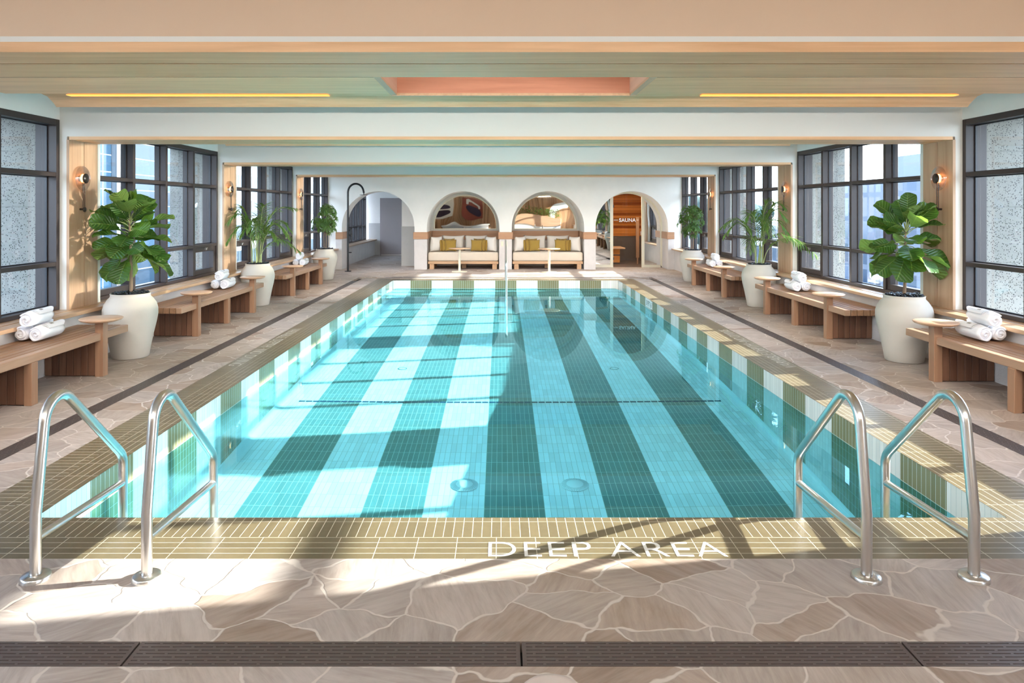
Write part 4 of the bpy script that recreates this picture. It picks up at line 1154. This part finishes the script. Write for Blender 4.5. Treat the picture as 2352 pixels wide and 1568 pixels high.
def scheff(label, loc, seed):
    root = potted('potted_umbrella_tree', label, 'potted plant', loc, 'potted umbrella trees'); root.rotation_euler.z = 0
    rd = random.Random(seed); tr = MB(); lf = MB()
    for s_ in (-1, 1):
        tr.tube([(s_*0.02, 0, 0.7), (s_*0.03, 0.01, 1.0), (s_*0.025, 0.0, 1.3), (s_*0.05, 0.02, 1.65)], [0.012, 0.010, 0.008, 0.006], 8)
    for k in range(64):
        a = rd.uniform(0, 2*PI); u = rd.uniform(-1, 1); R = 0.34*(rd.uniform(0.25, 1))**0.5
        cpt = Vector((R*math.sqrt(1-u*u)*math.cos(a)*1.02, R*math.sqrt(1-u*u)*math.sin(a), 1.46+u*R*1.15))
        tr.tube([(0.0, 0, min(1.6, max(1.05, cpt.z-0.12))), cpt], [0.004, 0.003], 5, cap=False)
        nl = rd.randint(7, 9); tilt = Vector((cpt.x, cpt.y, 0.15)).normalized()
        for j in range(nl):
            b = 2*PI*j/nl+rd.random()*0.3
            u1 = tilt.cross(Vector((0, 0, 1))); u1.normalize(); u2 = tilt.cross(u1)
            dv = (u1*math.cos(b)+u2*math.sin(b))*0.8+tilt*0.25+Vector((0, 0, -0.25))
            L = rd.uniform(0.09, 0.13)
            leaf(lf, cpt+dv.normalized()*0.01, dv, tilt+Vector((0, 0, 0.5)), L, L*0.36, 0.7, 0.2, 4, 2, 0.0, 0, 'lance')
    tr.build('trunk', M['bark'], root); lf.build('foliage', M['scheffleaf'], root)
scheff('umbrella tree in a cream pot beside the outdoor style shower', (-4.41, 16.9, 0), 21)
scheff('umbrella tree in a cream pot beside the sauna arch', (4.43, 16.45, 0), 22)

# ------------------------------------------------------------------ sconces
def sconce(sx):
    root = thing('wall_sconce', '', 'wall lamp')
    X = lambda v: -sx*v      # towards the pool
    m = MB(); m.lathe([(0, 0), (0.035, 0.0), (0.035, 0.012), (0, 0.012)], 24, (0, 0, 0), 'x'); fixn(m.build('wall_plate', M['bronze'], root))
    m = MB(); m.lathe([(0.0, X(0.055)), (0.052, X(0.058)), (0.056, X(0.064)), (0.056, X(0.072)), (0.0, X(0.075))], 28, (0, 0, 0), 'x'); fixn(m.build('centre_disc', M['bronze'], root))
    m = MB()
    for k in range(6):
        r = 0.068+0.0135*k
        pts = [(X(0.050-0.003*k), r*math.cos(2*PI*i/40), r*math.sin(2*PI*i/40)) for i in range(40)]
        m.tube(pts, 0.0058, 8, closed=True)
    m.build('ribbed_glass_ring', M['sconceglass2'], root)
    m = MB(); m.lathe([(0.0, X(0.03)), (0.048, X(0.03)), (0.048, X(0.045)), (0.0, X(0.045))], 24, (0, 0, 0), 'x'); fixn(m.build('bulb', M['bulb'], root))
    m = MB()
    for dy in (-0.016, 0.016): m.tube([(X(0.045), dy, 0.0), (X(0.045), dy, -0.36)], 0.0042, 8)
    m.tube([(X(0.0), 0.0, -0.35), (X(0.05), 0, -0.35)], 0.012, 8)
    m.build('stem', M['bronze'], root)
    m = MB(); m.lathe([(0.0, X(0.05)), (0.028, X(0.05)), (0.028, X(0.06)), (0.0, X(0.06))], 20, (0, 0, -0.355), 'x'); fixn(m.build('lower_disc', M['bronze'], root))
    return root
M['sconceglass2'] = m_glass_pane('ribbed lamp glass', (0.80, 0.77, 0.74), 5.0)
for sx, sn in ((-1, 'left'), (1, 'right')):
    ps = sconce(sx)
    for k in range(3):
        lab = 'round ribbed glass wall sconce on the %s %s pier' % (names[k], sn)
        loc = (sx*PIER, PORT[2+k]+0.19, 2.066)
        if k == 0: ps.location = loc; ps['label'] = lab; ps['group'] = 'round wall sconces'
        else: copy_tree(ps, None, loc, 0, lab)

# ------------------------------------------------------------------ daybeds, cushions, tables
def pillow(m, w_, h_, t_, n=14, pinch=0.10, seed=0):
    rd = random.Random(seed); vs = []; fs = []
    for side_ in (0, 1):
        for i in range(n+1):
            for j in range(n+1):
                u, v = 2*i/n-1, 2*j/n-1
                ex = 1-pinch*(1-abs(v)**2)*abs(u)**6; ez = 1-pinch*(1-abs(u)**2)*abs(v)**6
                d_ = max(0.0, (1-u*u)*(1-v*v))**0.38
                bump = 1+0.05*math.sin(4*u+seed)+0.04*math.cos(5*v+seed*2)
                y = (t_/2)*d_*bump*(1 if side_ else -1)
                vs.append((u*w_/2*ex, y, v*h_/2*ez))
    k = (n+1)**2
    for i in range(n):
        for j in range(n):
            a = i*(n+1)+j; fs.append((a, a+n+1, a+n+2, a+1)); fs.append((k+a, k+a+1, k+a+n+2, k+a+n+1))
    m.add(vs, fs, 0, True); return m
def cushion(name, label, cat, group, loc, rot, size, mat, seed):
    m = MB(); pillow(m, size[0], size[1], size[2], seed=seed); o = m.build(name, mat)
    import bmesh
    bm = bmesh.new(); bm.from_mesh(o.data); bmesh.ops.remove_doubles(bm, verts=bm.verts, dist=1e-5); bm.to_mesh(o.data); bm.free()
    o.location = loc; o.rotation_euler = rot; tag(o, label, cat, group); return o
for i, nm in ((1, 'left'), (2, 'right')):
    cx = AR[i][0]; root = thing('daybed', 'oatmeal upholstered wooden daybed in the %s niche' % nm, 'daybed', (cx, 19.70, 0), 0, 'niche daybeds')
    m = MB(); m.box(-1.0, 1.0, 0.0, 0.95, 0.150, 0.225, bev=0.005); m.build('frame', M['sofawood'], root)
    for (x0, y0) in ((-0.96, 0.02), (0.83, 0.02), (-0.065, 0.45), (-0.96, 0.8), (0.83, 0.8)):
        m = MB(); m.box(x0, x0+0.13, y0, y0+0.10, 0, 0.15, bev=0.003); m.build('leg', M['sofawood'], root)
    m = MB(); m.box(-1.0, 1.0, -0.01, 0.94, 0.226, 0.485, bev=0.035); sc_ = m.build('seat_cushion', M['cream'], root)
    bv = sc_.modifiers.new('b', 'BEVEL'); bv.width = 0.012; bv.segments = 3
    for p_ in sc_.data.polygons: p_.use_smooth = True
    zc = 0.50
    cushion('back_cushion', 'off white cushion at the left end of the %s daybed' % nm, 'cushion', 'off white daybed cushions', (cx-0.80, 19.98, zc+0.205), (0.1, 0.0, 0.75), (0.40, 0.44, 0.20), M['cushwhite'], 1)
    cushion('back_cushion', 'off white cushion at the right end of the %s daybed' % nm, 'cushion', 'off white daybed cushions', (cx+0.80, 19.98, zc+0.205), (0.1, 0.0, -0.75), (0.40, 0.44, 0.20), M['cushwhite'], 2)
    cushion('back_cushion', 'wide off white back cushion, left half of the %s daybed' % nm, 'cushion', 'off white daybed cushions', (cx-0.335, 20.42, zc+0.215), (-0.18, 0, 0), (0.66, 0.46, 0.20), M['cushwhite'], 3)
    cushion('back_cushion', 'wide off white back cushion, right half of the %s daybed' % nm, 'cushion', 'off white daybed cushions', (cx+0.335, 20.42, zc+0.215), (-0.18, 0, 0), (0.66, 0.46, 0.20), M['cushwhite'], 4)
    for s_, sn in ((-1, 'left'), (1, 'right')):
        for q, (dx, yy, rz, wh) in enumerate(((0.37, 19.93, 0.12, 'foremost'), (0.485, 19.99, 0.55, 'middle'), (0.575, 20.05, 0.80, 'outermost'), (0.44, 20.235, 0.0, 'hindmost'))):
            cushion('throw_pillow', '%s mustard pillow of the %s cluster on the %s daybed' % (wh, sn, nm), 'pillow', 'mustard throw pillows', (cx+s_*dx, yy, zc+0.168+(0.02 if q == 3 else 0)), (-0.14, 0, -s_*rz), (0.33, 0.34, 0.085), M['mustard'], 10+q)
for (x, y, nm) in ((-1.25, 18.95, 'left'), (1.19, 18.75, 'right')):
    root = thing('pedestal_table', 'small round pedestal table in front of the %s daybed' % nm, 'table', (x, y, 0), 0, 'small pedestal tables')
    m = MB(); m.lathe([(0, 0.60), (0.06, 0.602), (0.20, 0.622), (0.298, 0.635), (0.30, 0.645), (0.0, 0.648)], 36); m.build('tabletop', M['teak_pale'], root)
    m = MB(); m.lathe([(0.032, 0.02), (0.032, 0.60)], 16); m.build('pedestal', M['creammetal'], root)
    m = MB(); m.lathe([(0.032, 0.035), (0.06, 0.022), (0.21, 0.012), (0.215, 0.0)], 36); m.build('base', M['creammetal'], root)
m = MB(); m.box(-0.115, -0.045, ARCHY-0.031, ARCHY-0.02, 0.66, 0.80, bev=0.002); m.box(0.015, 0.065, ARCHY-0.031, ARCHY-0.02, 0.66, 0.80, bev=0.002)
tag(m.build('wall_outlet', M['creammetal']), 'pair of beige outlet plates on the pillar between the daybeds', 'outlet')

# ------------------------------------------------------------------ shower
root = thing('shower_column', 'black hooked outdoor shower column beside the left arch', 'shower', (-4.32, 19.03, 0))
r = 0.20; pts = [Vector((0, 0, 0)), Vector((0, 0, 2.17))]
for i in range(1, 15):
    a = PI-PI*0.94*i/14; pts.append(Vector((0.215+0.215*math.cos(a), 0, 2.17+0.24*math.sin(a))))
pts.append(pts[-1]+Vector((0.01, 0, -0.06)))
m = MB(); m.tube(pts, 0.027, 16); m.build('pipe', M['black'], root)
hx = pts[-1].x
m = MB(); m.tube([(hx, 0, pts[-1].z), (hx, 0, pts[-1].z-0.04)], 0.012, 10); m.lathe([(0, -0.04), (0.11, -0.045), (0.11, -0.055), (0, -0.055)], 28, (hx, 0, pts[-1].z)); m.build('shower_head', M['black'], root)
m = MB(); m.lathe([(0, 0.015), (0.09, 0.015), (0.092, 0.0)], 28); m.build('base_plate', M['black'], root)
m = MB(); m.tube([(0, 0, 0.52), (0.10, 0, 0.52)], 0.014, 10); m.build('foot_tap', M['black'], root)
m = MB(); m.tube([(0.03, 0, 1.12), (0.09, 0, 1.12)], 0.014, 10); m.tube([(0.03, 0, 1.0), (0.10, 0, 1.0)], 0.02, 10); m.tube([(0.075, 0, 1.19), (0.075, 0, 0.86)], 0.02, 12); m.sphere((0.075, 0, 1.17), 0.028, 10); m.sphere((0.075, 0, 1.0), 0.035, 10)
m.build('mixer_valve', M['black'], root)

# round skimmer lid bottom centre
root = thing('deck_lid', 'pale pink access lid in the deck at the bottom edge', 'lid', (0.07, 2.44, 0.0))
m = MB(); m.lathe([(0, 0.006), (0.10, 0.006), (0.118, 0.004), (0.12, 0)], 36); m.build('cover', M['lid'] if 'lid' in M else flat('pale pink lid', (0.62, 0.52, 0.47), 0.6), root)

# ------------------------------------------------------------------ room behind the camera, seen in the mirrors
def painting(x0, x1, z0, z1, ground, label, shapes):
    root = thing('abstract_painting', label, 'painting', ((x0+x1)/2, -4.58, (z0+z1)/2)); w_, h_ = (x1-x0)/2, (z1-z0)/2
    m = MB(); m.box(-w_, w_, -0.018, 0.018, -h_, h_, bev=0.003); m.build('canvas', flat('canvas ground', ground, 0.8), root)
    for pts, col in shapes:
        m = MB(); n = len(pts); m.add([(x*w_, 0.020, z*h_) for x, z in pts], [tuple(range(n))]); m.build('painted_shape', flat('painted shape', col, 0.8), root)
def blob(cx, cz, rx, rz, n=24, k=0.12, ph=0.0, tilt=0.0):
    out = []
    for i in range(n):
        a = 2*PI*i/n; r = 1+k*math.sin(2*a+ph)
        x, z = rx*r*math.cos(a), rz*r*math.sin(a)
        out.append((cx+x*math.cos(tilt)-z*math.sin(tilt), cz+x*math.sin(tilt)+z*math.cos(tilt)))
    return out
DK = (0.035, 0.02, 0.045); RD = (0.30, 0.07, 0.045); OW = (0.72, 0.68, 0.62)
painting(-4.55, -3.40, 1.12, 2.50, OW, 'abstract painting of dark rounded shapes on off white, left of the other', [(blob(-0.15, 0.18, 0.72, 0.24, ph=1, tilt=-0.2), DK), (blob(-0.15, -0.48, 0.78, 0.36, ph=2, tilt=0.1), DK), (blob(0.55, 0.82, 0.2, 0.06, tilt=0.5), DK)])
arc_ = [(-0.45+0.0, 0.85), (-0.15, 0.9), (0.35, 0.62), (0.62, 0.3), (0.62, -0.02), (0.42, -0.12), (0.38, 0.25), (0.15, 0.52), (-0.15, 0.55), (-0.22, 0.25), (-0.45, 0.25)]
painting(-2.62, -1.52, 1.12, 2.50, RD, 'abstract painting of a white hook and dark shape on rust red', [(arc_, OW), (blob(0.1, -0.35, 0.62, 0.42, ph=1.2, tilt=-0.6), DK)])
root = thing('spa_tub', 'raised white round spa tub behind the camera', 'spa tub', (-2.3, -3.0, 0))
m = MB(); m.lathe([(1.35, 0), (1.35, 0.62), (1.45, 0.66), (1.45, 0.72), (1.05, 0.72), (1.0, 0.60), (0.9, 0.2), (0, 0.2)], 48); m.build('shell', M['whiteplastic'], root)
m = MB(); m.lathe([(0, 0.56), (1.0, 0.56)], 48); m.build('spa_water', flat('spa water', (0.15, 0.45, 0.5), 0.05), root)
for x, nm in ((-2.66, 'left'), (-2.02, 'right')):
    root = thing('spa_handrail', '%s steel grab rail in front of the spa tub' % nm, 'handrail', (x, -1.3, 0))
    m = MB(); m.tube([(0, 0, 0), (0, 0, 1.0)]+arc_path((0, 0, 0.9), (0, 0, 1.1), (0, -0.6, 0.95), 0.1)+[(0, -0.5, 0.97)], 0.022, 12); m.build('rail', M['steel'], root)
    m = MB(); m.lathe([(0.024, 0.02), (0.06, 0.02), (0.06, 0)], 24); m.build('flange', M['steel'], root)
root = thing('planter_box', 'long timber planter box behind the camera', 'planter', (2.35, -3.6, 0))
m = MB(); m.box(-1.5, 1.5, -0.35, 0.35, 0.62, 1.18, bev=0.01); m.build('timber_box', M['teak_pale'], root)
m = MB(); m.box(-1.5, 1.5, -0.33, 0.33, 0, 0.618); m.build('plinth', M['whiteplastic'], root)
rd = random.Random(77); lf = MB()
for k in range(420):
    p_ = Vector((rd.uniform(-1.4, 1.4), rd.uniform(-0.28, 0.28), 1.18+rd.uniform(0, 0.55)))
    leaf(lf, p_, (rd.uniform(-1, 1), rd.uniform(-0.6, 1), rd.uniform(-0.2, 0.9)), (0, 0, 1), rd.uniform(0.12, 0.22), 0.07, 0.6, 0.2, 4, 2, 0, 0, 'lance')
lf.build('foliage', M['scheffleaf'], root)
m = MB(); pts = [(4.35-1.25*math.cos(PI*i/24), 1.1+1.25*math.sin(PI*i/24)) for i in range(13)]+[(4.35, 1.95)]+[(4.35-0.85*math.cos(PI*i/24), 1.1+0.85*math.sin(PI*i/24)) for i in range(12, -1, -1)]
pts = [(x, z) for x, z in pts if not (abs(x-4.35) < 1e-6 and abs(z-1.95) < 1e-6)]
m.prism(pts, -4.3, -4.0, 'y'); m.box(3.10, 3.50, -4.3, -4.0, 0, 1.1); m.box(4.35, 5.0, -4.3, -4.0, 1.95, 2.35)
struct('wall_front', m, M['white'], 'white half arch behind the camera')

# ------------------------------------------------------------------ city outside
m = MB(); m.quad((-900, -300, -40), (900, -300, -40), (900, 1200, -40), (-900, 1200, -40))
_t = NT('hazy ground'); _nn = _t.noise(_t.pos(), 0.05, 4, 0.6); _t.bsdf(_t.ramp(_nn.outputs[0], [(0.35, (0.05, 0.075, 0.085)), (0.65, (0.10, 0.115, 0.12))]), 0.9); M['city'] = _t.m
struct('ground', m, M['city'], 'hazy city ground far below the windows')
M['towerglass'] = m_facade('blue curtain wall', (0.012, 0.03, 0.055), (0.10, 0.115, 0.13), 'y', 'z', 3.0, 0.95, 0.10, 0.06)
M['towerglass_x'] = m_facade('blue curtain wall end', (0.012, 0.03, 0.055), (0.10, 0.115, 0.13), 'x', 'z', 3.0, 0.95, 0.10, 0.06)
M['banded'] = m_facade('banded apartments', (0.03, 0.05, 0.07), (0.08, 0.095, 0.11), 'y', 'z', 1.1, 2.3, 0.07, 0.12, band=(0.17, 0.19, 0.21), bandh=0.36)
M['palebuild'] = m_facade('pale apartments', (0.045, 0.075, 0.12), (0.11, 0.13, 0.165), 'x', 'z', 1.5, 2.9, 0.45, 0.6)
M['palebuild_y'] = m_facade('pale apartments side', (0.045, 0.075, 0.12), (0.11, 0.13, 0.165), 'y', 'z', 1.5, 2.9, 0.45, 0.6)
M['midrise'] = m_facade('hazy mid rise', (0.03, 0.06, 0.10), (0.085, 0.11, 0.15), 'x', 'z', 2.4, 3.1, 0.35, 0.5)
M['palecol'] = flat('pale concrete', (0.15, 0.17, 0.19), 0.7)
def building(label, x0, x1, y0, y1, z1, mx, my, cols=(), roof=None, slabs=None):
    root = thing('office_tower' if 'tower' in label else 'apartment_building', label, 'building', ((x0+x1)/2, (y0+y1)/2, -40))
    cx_, cy_ = (x0+x1)/2, (y0+y1)/2
    m = MB(); a, b, c_, d_ = x0-cx_, x1-cx_, y0-cy_, y1-cy_; H = z1+40
    m.quad((a, c_, 0), (b, c_, 0), (b, c_, H), (a, c_, H), 0); m.quad((b, d_, 0), (a, d_, 0), (a, d_, H), (b, d_, H), 0)
    m.quad((b, c_, 0), (b, d_, 0), (b, d_, H), (b, c_, H), 1); m.quad((a, d_, 0), (a, c_, 0), (a, c_, H), (a, d_, H), 1)
    m.quad((a, c_, H), (b, c_, H), (b, d_, H), (a, d_, H), 2)
    m.build('facade', [mx, my, M['palecol']], root)
    for (p0, p1, q0, q1, h) in cols:
        m = MB(); m.box(p0-cx_, p1-cx_, q0-cy_, q1-cy_, 0, h+40); m.build('pilaster', M['palecol'], root)
    if roof:
        m = MB(); p0, p1, q0, q1, h0, h1 = roof; m.box(p0-cx_, p1-cx_, q0-cy_, q1-cy_, h0+40, h1+40); m.build('penthouse', M['palecol'], root)
    if slabs:
        z = 3.0
        while z < H:
            m = MB(); m.box(a-1.2, b, c_-1.2, c_, z, z+0.35); m.build('balcony', M['palecol'], root); z += slabs
    return root
building('blue glass tower close outside the second left window', -60, -22, 18, 50, 26, M['towerglass_x'], M['towerglass'], ((-22.02, -21.7, 38.9, 40.6, 26), (-22.02, -21.7, 48.6, 50, 26)))
building('white banded apartment building outside the third left window', -60, -24, 56, 92, 6, M['palebuild'], M['banded'])
building('pale brick block outside the nearest left window', -40, -14, -6, 14, 2.0, M['palebuild'], M['palebuild_y'])
building('pale apartment tower with penthouse outside the second right window', 44, 62, 76, 95, 5.2, M['palebuild'], M['palebuild_y'], (), (49, 56, 78, 88, 5.2, 8.2))
building('hazy low mid rise block behind the fig tree on the right', 40, 74, 100, 135, -4.0, M['midrise'], M['midrise'])
building('hazy low mid rise block farther down on the right', 60, 120, 150, 190, -2.0, M['midrise'], M['midrise'])
building('hazy slab block seen through the third right window', 18, 38, 110, 150, -9.0, M['midrise'], M['midrise'])
building('low hazy block below the nearest right window', 24, 48, 14, 60, -13.0, M['midrise'], M['palebuild_y'])
_t = NT('hazy tree foliage'); _nn = _t.noise(_t.pos(), 0.35, 5, 0.7); _t.bsdf(_t.ramp(_nn.outputs[0], [(0.35, (0.035, 0.065, 0.06)), (0.7, (0.075, 0.115, 0.09))]), 0.9); M['farleaf'] = _t.m
rd = random.Random(5)
def tree(x, y, top, r):
    root = thing('distant_tree', 'rounded hazy green tree on the skyline outside the right windows', 'tree', (x, y, -40), 0, 'distant trees on the skyline')
    m = MB(); H = top+40
    for k in range(16):
        a = rd.uniform(0, 6.28); u = rd.random()
        m.sphere((r*0.5*math.cos(a)*u, r*0.5*math.sin(a)*u, H-r*(0.35+1.3*rd.random())), r*rd.uniform(0.28, 0.5), 8, (1, 1, 0.85))
    m.build('crown', M['farleaf'], root)
    m = MB(); m.tube([(0, 0, 0), (0, 0, H-r)], r*0.08, 8); m.build('trunk', M['bark'], root)
for k in range(14):
    t_ = k/13; tree(62+200*t_, 215+rd.uniform(-3, 3), rd.uniform(3.5, 7.5), rd.uniform(7.6, 8.3))

# everything under water receives the refracted sunlight
for o in bpy.data.objects:
    if o.type == 'MESH' and (o.name.split('.')[0] in ('floor_inlet', 'step', 'plate') or (o.parent and o.parent.name.startswith(('pool_main_drain', 'ladder_steps')))):
        o.cycles.is_caustics_receiver = True
